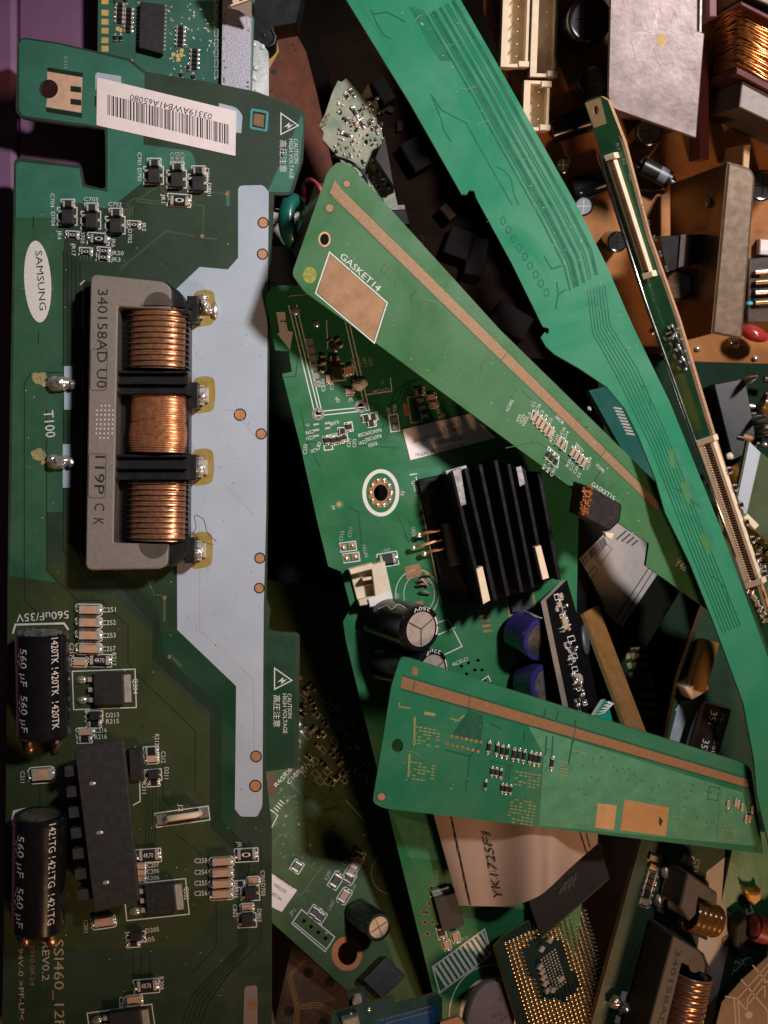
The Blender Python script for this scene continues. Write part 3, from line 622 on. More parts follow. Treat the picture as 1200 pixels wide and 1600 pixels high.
for x, y in ((536, 855), (550, 852), (541, 872), (555, 869)):
    T.fill(rect(x, y, 11, 9, -10), copper, .05e-3); g = G(); g.blob(pt.p3(x, y + 1), 4 * S, 3.5 * S, 2.4 * S, solder, 0, 8, .1); T.part('solder_joint', g)
T.box(544, 854, 25, 14, -8); T.box(549, 871, 25, 14, -8)
for t, a, b in (('C712', (535, 846), (538, 830)), ('C711', (549, 840), (551, 825)), ('XP701', (576, 871), (571, 851)), ('L703', (598, 865), (610, 861)), ('L701', (622, 942), (624, 928)), ('R701', (650, 838), (648, 824))): T.text(t, a, b, 5.5, silk_dim)
T.smd('ind', 606, 874, 24, 14, -10)
# cream socket
g = G()
g.prism(U(pt, [(546, 892), (601, 877), (615, 940), (578, 950), (560, 946)], 6 * S), 0, 6 * S, cream, bev=S)
g.prism(U(pt, [(580, 884), (601, 877), (615, 940), (588, 946)], 30 * S), 5 * S, 30 * S, cream, bev=S)
g.prism(U(pt, [(545, 890), (582, 880), (583, 889), (548, 898)], 30 * S), 5 * S, 30 * S, cream, bev=S)
g.prism(U(pt, [(560, 938), (590, 930), (590, 942), (562, 947)], 30 * S), 5 * S, 30 * S, cream, bev=S)
g.prism(U(pt, [(566, 904), (583, 900), (583, 905), (567, 908)], 26 * S), 5 * S, 26 * S, cream, bev=.5 * S)
g.prism(U(pt, [(575, 936), (611, 925), (615, 940), (578, 949)], 34 * S), 5 * S, 34 * S, M('white_plastic', (.8, .76, .72), .45), bev=S)
sk = T.part('socket', g, 'cream plastic wire socket')
for x in (568, 575):
    g = G(); g.cyl(pt.p3(x, 915, 4 * S), pt.p3(x + 12, 912, 14 * S), 2 * S, gold, 8); g.build('pin', sk)
# broken coil footprint
T.line(circ(652, 928, 34, 40, 38), 1.6, silk_dim, True); T.line(circ(655, 928, 24, 40, 30), 1.3, silk_dim, True)
T.fill([(632, 886), (656, 880), (660, 900), (636, 906)], copper_dull, .05e-3); T.fill([(636, 944), (660, 938), (664, 950), (642, 954)], copper_dull, .05e-3)
g = G()
for k in range(5):
    x, y = 650 + 7 * math.cos(k) + k * 2.4, 902 + k * 5 + 4 * math.sin(2 * k)
    g.tube([pt.p3(x, y, 3 * S), pt.p3(x + 8, y - 6 + k, 10 * S), pt.p3(x + 17, y + (k % 3) * 5 - 3, 5 * S)], 1.8 * S, [copper_dull, ferrite, ceramic][k % 3], 6)
T.part('coil_remains', g, 'torn coil remains')
# finned heat sink
g = G(); hsb = M('heatsink_gloss_black', (.007, .007, .008), .3, var=.3, ns=400, coat=.2, dust=.12)
base = [(705, 738), (783, 714), (845, 756), (873, 905), (806, 930), (754, 946)]
HT = 92
for k in range(7):
    x0, y0 = 704 + k * 22.5, 738 - k * 6.2; x1, y1 = 754 + k * 19.5, 946 - k * 6.6
    if k > 3: y0 += (k - 3) * 12
    g.prism(U(pt, [(x0, y0), (x0 + 6, y0 - 1), (x1 + 6, y1 - 1), (x1, y1)], HT * S), 4 * S, (HT - (0 if k in (0, 3, 6) else 8)) * S, hsb, bev=.8 * S)
g.prism(U(pt, [(653, 749), (706, 738), (757, 946), (699, 947)], 11 * S), 3 * S, 11 * S, hsb, bev=S)  # black plate added where the board only lies in the sink's shadow
g.prism(U(pt, [(708, 740), (784, 716), (846, 760), (870, 902), (806, 926), (758, 942)], 40 * S), 6 * S, 40 * S, hsb)
hk = T.part('heat_sink', g, 'black finned heat sink')
for p, m in (([(707, 735), (720, 731), (729, 788), (720, 791)], alu), ([(744, 889), (754, 885), (766, 938), (755, 944)], cream), ([(836, 855), (845, 852), (858, 903), (848, 906)], cream), ([(806, 730), (815, 728), (821, 756), (812, 761)], alu)):
    g = G(); g.prism(U(pt, p, (HT + 2) * S), (HT - 14) * S, (HT + 2) * S, m, bev=.6 * S); g.build('fin_clip', hk)
g = G(); g.prism(U(pt, [(696, 736), (728, 727), (730, 732), (698, 741)], 76 * S), 40 * S, 76 * S, alu); g.build('fin_clip', hk)
for a, b in (((655, 836), (694, 827)), ((646, 856), (694, 842)), ((663, 865), (696, 856))):
    g = G(); g.tube([pt.p3(*a, 13 * S), pt.p3(a[0] + 12, a[1] - 4, 20 * S), pt.p3(*b, 26 * S)], 2.4 * S, copper, 8); g.blob(pt.p3(a[0], a[1], 13 * S), 6 * S, 5 * S, 4 * S, solder, 0, 8, .1); T.part('transistor_leg', g)
g = G(); g.prism(U(pt, [(692, 818), (722, 812), (738, 880), (704, 884)], 40 * S), 12 * S, 40 * S, chipblk, bev=S); T.part('power_transistor', g)
# standing cans
for a, b, txt, rev in (((594, 965), (658, 983), '250V', 1), ((604, 1035), (676, 1050), '22µF', 1)):
    bd, p0, p1 = T.ecap(a, b, 36, 0, 98 if rev and txt == '250V' else 88, cream if False else M('can_top', (.60, .53, .46), .4, .6, ns=700), 'standing black can with cross-scored top')
    g = G(); ax = (p1 - p0).normalized(); R = 36 * S; u = Vector((1, 0, 0)); u = (u - ax * u.dot(ax)).normalized(); v = ax.cross(u)
    for q in (-.38, .12):    # pale stripe over the shoulder
        vs = []
        for r_, t in ((.90, .003), (1.0, -.018)):
            for k in range(7):
                th = q + .44 * k / 6; vs.append(p1 + (u * math.cos(th) + v * math.sin(th)) * (R * (.79 if t > 0 else .96)) + ax * (R * (.03 if t > 0 else -.03)))
        g.add(vs, [[k, k + 7, k + 8, k + 1] for k in range(6)], silk)
    vs, fs, wd = glyphs(txt)
    g.add([p1 + ax * R * .02 + (u * math.cos(th) + v * math.sin(th)) * rr for th, rr in [(1.05 + 1.0 * x / wd, (R * (.955 - .15 * y / CAPH))) for x, y in vs]], fs, silk)
    g.build('sleeve_print', bd)
blue = M('blue_sleeve', (.024, .021, .11), .22, coat=.5)
for a, b in (((812, 985), (846, 1000)), ((828, 1062), (858, 1070))):
    bd, p0, p1 = T.ecap(a, b, 35, 0, 52, alu, 'dark blue can in the shade', sl=blue)
T.line([(676, 975), (700, 968), (722, 1010), (690, 1025)], 1.5); T.line([(684, 992), (712, 980)], 1.5); T.text('C713C704', (730, 1026), (706, 1036), 6); T.text('C853', (566, 997), (561, 984), 6); T.text('C854', (580, 1066), (579, 1052), 6, silk_dim)
for y in range(6): T.fill(rect(752 + y * 2, 946 + y * 8, 14, 4, -8), copper_dull, .05e-3)
g = G(); T.blk(g, 814, 942, 32, 26, -10, 0, 6, chipblk, 1); T.part('chip', g); T.box(814, 942, 42, 34, -10, 3, copper_dull)
T.line([(752, 1064), (763, 1056), (767, 1066)], 1.5)
# lower end of the main board
for k in range(12):
    a = k / 12; c = (k + .55) / 12; P = lambda t, s_: (676 + 81 * t + 11 * s_, 1511 - 59 * t + 40 * s_)
    T.fill([P(a, .02), P(c, .02), P(min(1, c + .12), .98), P(min(1, a + .12), .98)] if c + .12 < 1.06 else [P(a, .02), P(c, .02), P(1, .9), P(1, .7)], silk, .05e-3)
T.line([(676, 1511), (757, 1452), (768, 1492), (687, 1551)], 2.4, closed=True)
T.line([(768 + 66 * math.cos(t), 1588 + 80 * math.sin(t)) for t in [2.6 + k * .12 for k in range(22)]], 2)
T.fill(circ(768, 1588, 50, 30, 62), silk, .045e-3)
for x, y in ((674, 1387), (671, 1412), (668, 1426), (676, 1441), (664, 1441), (668, 1459), (662, 1425)): T.dot(x, y, 2.8, tAd, .04e-3, copper_dull, 1)
g = G(); T.blk(g, 702, 1425, 36, 54, -15, 1, 12, chipblk, 1); T.part('power_transistor', g); g = G(); T.blk(g, 689, 1394, 28, 10, -20, 0, 5, tinned, 1); T.part('tab', g)
T.line([(672, 1402), (702, 1384), (712, 1420)], 2, silk_dim); T.smd('cap', 698, 1477, 14, 9, 75); T.smd('cap', 712, 1465, 14, 9, 75); T.smd('res', 690, 1458, 14, 9, 75)
T.text('C601', (730, 1462), (716, 1468), 5, silk_dim); T.text('D404', (686, 1378), (684, 1360), 5, silk_dim)
T.fill([(612, 1270), (672, 1290), (690, 1345), (640, 1340)], tTl, .02e-3)
T.flush()
# ------------------------------------------------------------------ dusky board low in the pile
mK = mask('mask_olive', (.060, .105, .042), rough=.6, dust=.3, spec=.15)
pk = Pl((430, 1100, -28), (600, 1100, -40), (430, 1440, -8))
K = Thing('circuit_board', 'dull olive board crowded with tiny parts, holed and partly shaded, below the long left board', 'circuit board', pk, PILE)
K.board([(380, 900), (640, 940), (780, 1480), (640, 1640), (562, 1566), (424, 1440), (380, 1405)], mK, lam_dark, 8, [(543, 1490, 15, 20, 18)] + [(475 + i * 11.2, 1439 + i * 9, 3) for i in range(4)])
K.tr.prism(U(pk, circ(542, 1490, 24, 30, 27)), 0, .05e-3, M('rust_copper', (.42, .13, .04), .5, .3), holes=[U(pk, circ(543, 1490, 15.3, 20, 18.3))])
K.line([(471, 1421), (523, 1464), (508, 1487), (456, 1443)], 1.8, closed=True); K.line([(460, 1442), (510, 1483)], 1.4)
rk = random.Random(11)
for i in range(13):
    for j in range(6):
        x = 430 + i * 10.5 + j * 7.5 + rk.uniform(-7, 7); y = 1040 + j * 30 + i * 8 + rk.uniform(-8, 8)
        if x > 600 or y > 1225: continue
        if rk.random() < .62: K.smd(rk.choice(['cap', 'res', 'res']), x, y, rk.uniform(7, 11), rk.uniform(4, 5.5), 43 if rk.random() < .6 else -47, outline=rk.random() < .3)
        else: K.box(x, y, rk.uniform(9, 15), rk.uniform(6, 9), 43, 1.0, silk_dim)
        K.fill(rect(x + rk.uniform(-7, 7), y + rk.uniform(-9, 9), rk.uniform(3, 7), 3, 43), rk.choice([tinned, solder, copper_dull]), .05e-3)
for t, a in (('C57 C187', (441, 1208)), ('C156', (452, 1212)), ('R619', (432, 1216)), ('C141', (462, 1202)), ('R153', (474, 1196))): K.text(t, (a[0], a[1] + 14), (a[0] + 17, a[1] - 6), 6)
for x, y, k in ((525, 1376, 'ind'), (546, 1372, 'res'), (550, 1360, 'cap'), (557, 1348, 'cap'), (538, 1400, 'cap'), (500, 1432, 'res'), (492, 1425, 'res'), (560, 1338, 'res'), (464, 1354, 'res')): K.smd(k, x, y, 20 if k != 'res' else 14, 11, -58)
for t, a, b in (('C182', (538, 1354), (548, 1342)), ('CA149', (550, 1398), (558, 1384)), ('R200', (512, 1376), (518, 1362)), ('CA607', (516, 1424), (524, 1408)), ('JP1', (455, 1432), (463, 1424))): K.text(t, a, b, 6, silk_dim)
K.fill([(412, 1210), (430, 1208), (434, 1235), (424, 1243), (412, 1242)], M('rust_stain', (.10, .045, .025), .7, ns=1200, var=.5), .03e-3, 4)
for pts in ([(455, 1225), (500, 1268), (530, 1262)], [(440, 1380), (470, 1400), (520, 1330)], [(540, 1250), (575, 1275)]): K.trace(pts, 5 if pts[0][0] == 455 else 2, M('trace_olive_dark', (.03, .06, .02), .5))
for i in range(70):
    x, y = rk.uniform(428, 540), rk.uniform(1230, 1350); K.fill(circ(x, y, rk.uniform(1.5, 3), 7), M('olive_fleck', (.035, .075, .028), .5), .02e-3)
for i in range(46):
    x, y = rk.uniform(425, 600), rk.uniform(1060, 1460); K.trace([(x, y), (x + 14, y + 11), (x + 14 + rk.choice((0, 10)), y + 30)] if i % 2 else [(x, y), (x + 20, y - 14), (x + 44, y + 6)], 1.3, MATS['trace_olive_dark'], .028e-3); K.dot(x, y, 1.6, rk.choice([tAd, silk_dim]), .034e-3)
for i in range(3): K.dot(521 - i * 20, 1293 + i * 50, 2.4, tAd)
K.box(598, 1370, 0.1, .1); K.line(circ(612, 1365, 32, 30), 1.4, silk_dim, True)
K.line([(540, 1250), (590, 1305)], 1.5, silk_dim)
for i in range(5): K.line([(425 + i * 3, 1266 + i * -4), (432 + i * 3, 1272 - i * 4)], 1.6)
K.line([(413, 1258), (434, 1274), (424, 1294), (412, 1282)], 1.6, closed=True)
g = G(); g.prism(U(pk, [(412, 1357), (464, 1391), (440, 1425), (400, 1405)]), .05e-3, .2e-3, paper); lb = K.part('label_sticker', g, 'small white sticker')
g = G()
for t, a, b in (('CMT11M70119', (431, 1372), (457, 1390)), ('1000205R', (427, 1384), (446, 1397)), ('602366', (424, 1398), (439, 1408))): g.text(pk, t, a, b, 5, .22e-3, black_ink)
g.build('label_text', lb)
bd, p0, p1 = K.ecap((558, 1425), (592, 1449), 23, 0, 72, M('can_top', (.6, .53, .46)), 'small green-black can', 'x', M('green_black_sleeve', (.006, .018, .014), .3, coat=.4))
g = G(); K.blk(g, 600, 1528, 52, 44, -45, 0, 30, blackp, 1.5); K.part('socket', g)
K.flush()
# ------------------------------------------------------------------ long strip boards lying on top
mC = mask('mask_grass_green', (.036, .140, .048), rough=.36, bump=.05, var=.1); stripe = M('gold_stripe', (.25, .155, .080), .45, .3, ns=1500, var=.2)
tC = M('trace_grass', (.025, .085, .028), .4)
pc = Pl((500, 262, 18.5), (470, 440, 17.5), (1060, 880, 4.5))
Cc = Thing('circuit_board', 'tapering grass-green strip board marked GASKET14 with a brown stripe', 'circuit board', pc, PILE)
Cc.board([(528, 252, 8), (548, 258, 8), (780, 514), (1021, 750), (1130, 862), (1105, 952), (1009, 884), (1014, 849), (972, 821), (585, 534), (476, 456, 6), (456, 428, 8), (512, 268, 8)], mC, lam_green, 9, [(507, 374, 7, 14, 9)])
def along(p, q, t): return (p[0] + (q[0] - p[0]) * t, p[1] + (q[1] - p[1]) * t)
Cc.fill([(521, 278), (536, 296), (780, 536), (1034, 786), (1027, 800), (768, 550), (512, 303)], tC, .02e-3)
Cc.fill([(523, 281), (534, 296), (780, 538), (1032, 787), (1027, 797), (769, 549), (515, 301)], stripe, .03e-3)
for i in range(150):
    t = i / 150; a = along((536, 300), (1031, 789), t); b = along((519, 308), (1025, 797), t); Cc.tr.strip(U(pc, [a, b], .036e-3), .9 * S, .036e-3, copper_dull)
for t in (.52, .83): a = along((534, 296), (1032, 787), t); Cc.trace([(a[0] - 12, a[1] + 14), (a[0] + 2, a[1] - 3)], 1.5, tC, .04e-3)
Cc.fill([(515, 397), (602, 473), (584, 533), (496, 457)], M('pad_tan', (.33, .185, .095), .42, .35, ns=260, var=.12, dust=.1), .03e-3); Cc.line([(515, 394), (605, 473), (585, 536), (493, 458)], 2, closed=True)
for i in range(5):
    for j in range(3): Cc.dot(*along(along((520, 412), (592, 476), i / 4), along((505, 452), (582, 520), i / 4), j / 2.2), 1.5, copper_dull, .036e-3)
Cc.text('GASKET14', (530, 402), (590, 456), 10)
Cc.dot(542, 287, 5, copper_dull, .04e-3, tC, 2); Cc.dot(515, 325, 6, copper_dull, .04e-3, tC, 3); Cc.tr.prism(U(pc, circ(507, 374, 9.5, 16, 12)), 0, .05e-3, copper, holes=[U(pc, circ(507, 374, 7.2, 14, 9.2))])
Cc.fill(circ(484, 430, 11, 10, 13), M('yellow_stain', (.24, .25, .03), .5, ns=900, var=.5), .03e-3)
def row(T, x, y, n, dx, dy, kind, L, Wd, a):
    for i in range(n): T.smd(kind, x + i * dx, y + i * dy, L, Wd, a, outline=False)
row(Cc, 836, 651, 5, 6.2, 6.2, 'cap', 15, 6, 118); Cc.line([(833, 640), (866, 672), (858, 685), (829, 657)], 1.5, closed=True)
row(Cc, 873, 690, 2, 7, 6, 'cap', 14, 6, 118); Cc.line([(876, 681), (887, 690), (883, 706), (871, 694)], 1.5, closed=True)
row(Cc, 856, 710, 3, 6, 6, 'res', 14, 5, 118); Cc.line([(857, 698), (874, 713), (871, 731), (852, 715)], 1.5, closed=True)
row(Cc, 895, 706, 4, 6, 6, 'cap', 14, 6, 118); Cc.line([(894, 697), (915, 716), (912, 733), (891, 712)], 1.5, closed=True)
for t, x, y in (('C1', 834, 637), ('C36', 840, 643), ('C3', 847, 650), ('C8', 853, 656), ('C2', 860, 662), ('C10', 879, 680), ('C14', 884, 686), ('TEST1', 901, 703), ('R7', 851, 734), ('R9', 857, 739), ('C41', 863, 745), ('R20', 888, 730), ('C17', 893, 736), ('C30', 899, 741), ('C5', 905, 747), ('V35', 810, 660), ('VCST', 815, 663), ('VGOL_6', 819, 667), ('VCOM5', 934, 735), ('VCOM2', 794, 644)):
    if t in ('TEST1', 'VCOM5'): Cc.text(t, (x - 4, y - 8), (x + 8, y + 4), 5)
    else: Cc.text(t, (x, y), (x + 2 * len(t) * .9, y - 4.5 * len(t) * .8), 5)
Cc.text('SICR', (867, 652), (879, 664), 5); Cc.text('AP3N', (862, 692), (868, 674), 5); Cc.text('AGAN', (868, 697), (874, 680), 5); Cc.text('YCOM0', (920, 735), (925, 715), 5)
Cc.text('Y46', (1053, 882), (1070, 893), 12); Cc.text('GASKET15', (923, 758), (958, 782), 7)
rc = random.Random(5)
for i in range(34):
    t = rc.random(); a = along((560, 350), (1000, 780), t); Cc.trace([(a[0] - 4, a[1] + 10), (a[0] - 14, a[1] + 22), (a[0] - 12, a[1] + 30)] if i % 2 else [(a[0] + 2, a[1] - 24), (a[0] + 10, a[1] - 26)], 1.3, tC, .022e-3)
Cc.trace([(815, 610), (835, 630), (830, 645)], 1.6, tC); Cc.trace([(790, 700), (840, 690), (900, 735)], 1.6, tC)
Cc.flush()
mD = mask('mask_sea_green', (.022, .215, .112), rough=.30, bump=.05, dust=.10, var=.05); tD = M('trace_sea', (.009, .115, .056), .30); tDl = M('trace_sea_light', (.032, .20, .115), .32); tDy = M('trace_sea_yellow', (.055, .19, .060), .35)
pd = Pl((600, 0, 15), (760, 60, 15), (1150, 1150, 8.5))
Dd = Thing('circuit_board', 'broad sea-green strip board crossing the whole pile from top to lower right', 'circuit board', pd, PILE)
Dd.board([(517, -40), (697, -40), (780, 105), (902, 322), (948, 415), (990, 512), (1046, 627), (1120, 810), (1260, 1190), (1260, 1450), (1206, 1340), (1183, 1242), (1178, 1185), (1161, 1097), (1116, 975), (1078, 880), (1039, 800), (1025, 750), (997, 680), (976, 638), (948, 604),
          (906, 576), (866, 553), (853, 541), (845, 527), (851, 519), (857, 522, 2), (858, 513, 2), (848, 510), (800, 412), (744, 309), (741, 298, 2), (733, 296, 2), (730, 303), (721, 303), (640, 160)], mD, M('pale_green_edge', (.20, .33, .22), .5, var=.2), 8)
def par(P, off): return [(x + off * .86, y - off * .5) for x, y in P]
spine = [(690, 10), (765, 140), (800, 205), (870, 330), (905, 400), (915, 440), (960, 530), (1010, 640), (1080, 820), (1150, 1000), (1200, 1130)]
spine = spine[:6]
for o_, m, wd in ((-4, tD, 2.5), (3, tD, 2), (9, tD, 7), (21, tD, 5), (30, tD, 2), (34, tD, 2), (44, tD, 6)): Dd.trace(par(spine, o_ - 24), wd, m, .03e-3)
for k in range(7): Dd.trace([(918 + k * 4.5, 455 - k * 1.5), (926 + k * 4.5, 520 - k * 2), (965 + k * 5, 590 - k * 2.5), (1018 + k * 4.5, 700 - k * 2), (1075 + k * 4.5, 850 - k * 2), (1130 + k * 4.5, 990 - k * 2)], 1.7, tD, .032e-3)
for k in range(6): Dd.trace([(640 + k * 4, 10 + k), (675 + k * 4, 75 + k), (690 + k * 3, 95)], 1.3, tD, .032e-3)
Dd.fill([(912, 453), (936, 443), (946, 452), (940, 462), (918, 466)], tDl); Dd.fill([(1042, 700), (1060, 700), (1100, 800), (1120, 860), (1105, 850), (1064, 752)], tDl, .026e-3)
Dd.fill([(1043, 705), (1052, 702), (1056, 735), (1048, 730)], tDy, .036e-3); Dd.fill([(1062, 755), (1072, 752), (1080, 775), (1077, 790), (1070, 780)], tDy, .036e-3); Dd.fill([(1091, 835), (1103, 835), (1111, 862), (1105, 868)], tDy, .036e-3)
rd = random.Random(9)
def wig(x, y, n, seed=0):
    p = [(x, y)]
    for i in range(n): x += rd.choice((3, 8, 12)); y += rd.choice((6, 14, 20)); p.append((x, y))
    return p
for x, y in ((580, 15), (674, 148), (775, 260), (1000, 600), (1050, 760), (1110, 900)): Dd.trace(wig(x, y, 4), 1.7, tD, .033e-3)
Dd.trace([(583, 22), (605, 19), (633, 34)], 2, tD, .034e-3); Dd.trace([(560, 5), (626, 98)], 1.2, tDl, .034e-3); Dd.trace([(673, 147), (690, 172), (728, 192), (800, 320)], 1.8, tD, .034e-3)
for i in range(9): Dd.trace(circ(786 + i * 8.5, 345 + i * 14, 4, 8, 6), 1.4, tD, .034e-3, True)
Dd.trace([(850, 400), (862, 420), (878, 415)], 2.2, tD, .036e-3); Dd.trace([(870, 440), (872, 460), (885, 452)], 2.2, tD, .036e-3); Dd.trace([(872, 460), (868, 484)], 2.2, tD, .036e-3)
for i in range(60): x = rd.random(); a = along((600, 30), (930, 560), x); Dd.fill(circ(a[0] + rd.uniform(-30, 60), a[1] + rd.uniform(-20, 20), rd.uniform(.5, 1.1), 6), tDl, .04e-3)
Dd.text('*', (655, 38), (659, 42), 5)
Dd.flush()
mF = mask('mask_jade', (.016, .152, .076), rough=.32, bump=.05, var=.08); tF = M('trace_jade', (.012, .085, .050), .35); tFl = M('jade_sheen', (.075, .255, .145), .32)
pf = Pl((620, 1040, 15), (595, 1250, 13), (1170, 1260, 4))
F = Thing('circuit_board', 'jade green strip board with bare copper patches, running to the right in the lower half', 'circuit board', pf, PILE)
F.board([(626, 1026, 10), (644, 1030, 6), (1166, 1194, 4), (1174, 1204, 4), (1193, 1334, 3), (600, 1263, 6), (582, 1254, 8), (586, 1230), (612, 1070)], mF, lam_green, 8, [(621, 1165, 9, 16, 11)])
F.fill([(826, 1135), (1160, 1238), (1182, 1322), (842, 1290), (850, 1180)], tFl, .018e-3)  # lighter right half: sheen of reflected light put into the colour
F.fill([(629, 1054), (1171, 1216), (1171, 1234), (626, 1078)], tF, .024e-3); F.fill([(629, 1057), (1171, 1219), (1171, 1231), (626, 1075)], M('brown_stripe', (.25, .13, .062), .5, .2, ns=900), .03e-3)
for x in (647, 733, 898): F.trace([(x + 1, 1056 + (x - 629) * .3), (x - 2, 1080 + (x - 629) * .3)], 1.6, tF, .036e-3)
F.fill([(645, 1042), (653, 1044), (652, 1056), (644, 1054)], copper_dull, .032e-3); F.dot(596, 1245, 6, copper, .04e-3, tF, 2)
F.fill([(934, 1255), (964, 1258), (959, 1297), (930, 1293)], M('pad_gold', (.56, .36, .18), .36, .45, ns=200, var=.12), .034e-3); F.fill([(976, 1249), (1045, 1262), (1040, 1306), (969, 1297)], M('pad_tarnished', (.50, .31, .14), .4, .4, ns=220, col2=(.38, .21, .09)), .034e-3)
F.fill([(1030, 1276), (1036, 1282), (1032, 1292), (1029, 1286)], black_ink, .04e-3)
rf = random.Random(4)
for i in range(60): t = rf.random(); F.dot(840 + 300 * t, 1150 + 85 * t + rf.uniform(5, 70), 1.2, tF, .026e-3)
for i in range(7): F.dot(706 + i * 7.6, 1150 + i * 1.6, 2.6, gold, .04e-3); F.dot(699 + i * 8, 1162 + i * 2, 2.6, gold, .04e-3)
for x, y, a in ((764, 1168, 100), (777, 1171, 100), (785, 1174, 100), (793, 1175, 100), (829, 1184, 100), (836, 1186, 100), (843, 1187, 100), (863, 1193, 100), (803, 1179, 100), (811, 1180, 100), (819, 1182, 100)): F.smd('res', x, y, 17, 5, a, outline=False)
for x, y in ((769, 1206), (776, 1207), (783, 1209), (759, 1227), (785, 1232), (791, 1233), (798, 1234)): F.smd('res', x, y, 13, 4.5, 96, outline=False)
for bx, by, n in ((648, 1135, 6), (640, 1190, 6), (805, 1205, 5), (798, 1248, 5), (794, 1268, 4), (876, 1190, 6)):
    for k in range(n):
        for j in range(6 if bx < 800 or bx < 870 else 2): 
            if rf.random() < .75: F.line([(bx + j * 7 - k * .6, by + k * 5 + j * 1.2), (bx + j * 7 + 5 - k * .6, by + k * 5 + j * 1.2 + 1)], 2.0, silk_yel)
F.line([(648, 1120), (647, 1165)], 3, silk_yel); F.line([(640, 1178), (638, 1214)], 3, silk_yel); F.line([(663, 1114), (680, 1117)], 5, silk_yel); F.line([(703, 1122), (716, 1126), (726, 1117)], 2, silk_yel); F.line([(624, 1098), (624, 1104), (642, 1107)], 2, silk_yel); F.line([(895, 1172), (915, 1179)], 1.4, silk_yel)
for pts in ([(754, 1118), (750, 1165), (735, 1180), (728, 1235)], [(697, 1172), (735, 1182)], [(765, 1189), (802, 1197)], [(766, 1130), (784, 1140)], [(792, 1196), (790, 1222)], [(797, 1196), (795, 1222)], [(854, 1150), (852, 1180)], [(864, 1150), (862, 1182)], [(895, 1155), (888, 1195)], [(820, 1140), (818, 1160)], [(853, 1106), (850, 1120)], [(872, 1112), (869, 1126)], [(898, 1124), (900, 1136)]): F.trace(pts, 2.4, tF, .03e-3)
F.fill([(733, 1110), (754, 1117), (750, 1160), (706, 1148)], tF, .02e-3)
for x, y in ((1138, 1257), (1154, 1258), (1160, 1262), (1176, 1264), (1166, 1280), (1172, 1279), (1150, 1254)): F.smd('cap', x, y, 10, 4.5, 96, outline=False)
F.trace([(1126, 1236), (1120, 1318)], 1.2, tDl); F.box(1115, 1240, 16, 20, 10, 1.2, tF); F.box(1138, 1305, 20, 16, 6, 1.2, silk_yel)
F.flush()
lint_c = M('dust_speck', (.5, .48, .44), .8); M('bottle_dirt', (.03, .03, .022), .8)
# slim connector strip, turned half on edge
pe = Pl((935, 240, -2), (1135, 800, -4), (985, 240, 4))
E = Thing('circuit_board', 'slim dark green strip board with two long cream slots, half on edge at right', 'circuit board', pe, PILE)
outE = [(913, 160, 3), (938, 150, 3), (950, 157), (975, 222), (1014, 370), (1060, 500), (1112, 672), (1208, 975), (1225, 1030), (1205, 1030), (1170, 930), (1090, 690), (1010, 470), (937, 235)]
E.board(outE, mask('mask_bottle_green', (.022, .100, .040), rough=.3), lam_tan, 8, [(931, 172, 4, 12, 7)])
E.fill([(914, 161), (938, 152), (948, 193), (928, 200)], M('tan_pad', (.46, .34, .19), .5), .03e-3, holes=[(931, 172, 4.3, 12, 7.4)])
E.fill([(966, 210), (976, 224), (1016, 372), (1061, 501), (1112, 672), (1200, 955), (1195, 955), (1107, 672), (1056, 501), (1011, 372), (972, 226)], M('tan_rim', (.42, .30, .22), .5, var=.12), .03e-3)
E.fill([(1040, 560), (1060, 555), (1098, 670), (1080, 680)], M('mask_olive_patch', (.07, .11, .025), .4), .026e-3)
def slot(a, b, wd, n, w0, w1, m0):
    ax = (Vector(b) - Vector(a)).normalized(); nx = Vector((-ax.y, ax.x)); L = (Vector(b) - Vector(a)).length
    q = lambda t, o: tuple(Vector(a) + ax * t + nx * o)
    g = G()
    for o0, o1, h, mm in ((wd / 2 - wd * w0, wd / 2, 10, m0), (-wd / 2, -wd / 2 + wd * w1, 9, cream)): g.prism(U(pe, [q(0, o0), q(L, o0), q(L, o1), q(0, o1)], h * S), 0, h * S, mm, bev=.8 * S)
    for t0, t1 in ((-5, 4), (L - 4, L + 5)): g.prism(U(pe, [q(t0, -wd / 2 - 3), q(t1, -wd / 2 - 3), q(t1, wd / 2), q(t0, wd / 2)], 12 * S), 0, 12 * S, cream, bev=S)
    g.prism(U(pe, [q(2, -wd / 2 + 2), q(L - 2, -wd / 2 + 2), q(L - 2, wd / 2 - 2), q(2, wd / 2 - 2)], 5 * S), 0, 5 * S, M('dark_brown_plastic', (.05, .028, .016), .5))
    s_ = E.part('slot_connector', g)
    g = G()
    for i in range(n):
        t = 6 + (L - 12) * i / n; g.prism(U(pe, [q(t, -wd * .2), q(t + 1.6, -wd * .2), q(t + 1.6, wd * .2), q(t, wd * .2)], 10 * S), 4 * S, 10 * S, copper_dull)
    g.build('contacts', s_)
slot((951, 246), (1010, 430), 14, 60, .28, .2, M('smoked_gold', (.07, .055, .025), .4, .4)); slot((1101, 690), (1176, 912), 26, 56, .40, .24, cream)
g = G(); g.tube([pe.p3(935, 242, 12 * S), pe.p3(1008, 470, 12 * S), pe.p3(1090, 700, 10 * S), pe.p3(1150, 870, 8 * S)], 3.2 * S, M('steel_rail', (.5, .5, .47), .22, 1.)); E.part('metal_rail', g)
for i, (x, y) in enumerate(((1050, 517), (1056, 533), (1062, 552), (1068, 570), (1046, 524))):
    E.smd('sot' if i < 4 else 'res', x, y, 9, 9, 65, h=6, outline=False); E.line([(x + 7, y - 3), (x + 14, y - 5)], 3, silk); E.line([(x - 10, y + 2), (x - 5, y + 8)], 4, silk_dim)
for i in range(9): E.text('R%d' % (i + 1), (962 + i * 9.5, 225 + i * 24), (965 + i * 9.5, 234 + i * 24), 5, silk_dim)
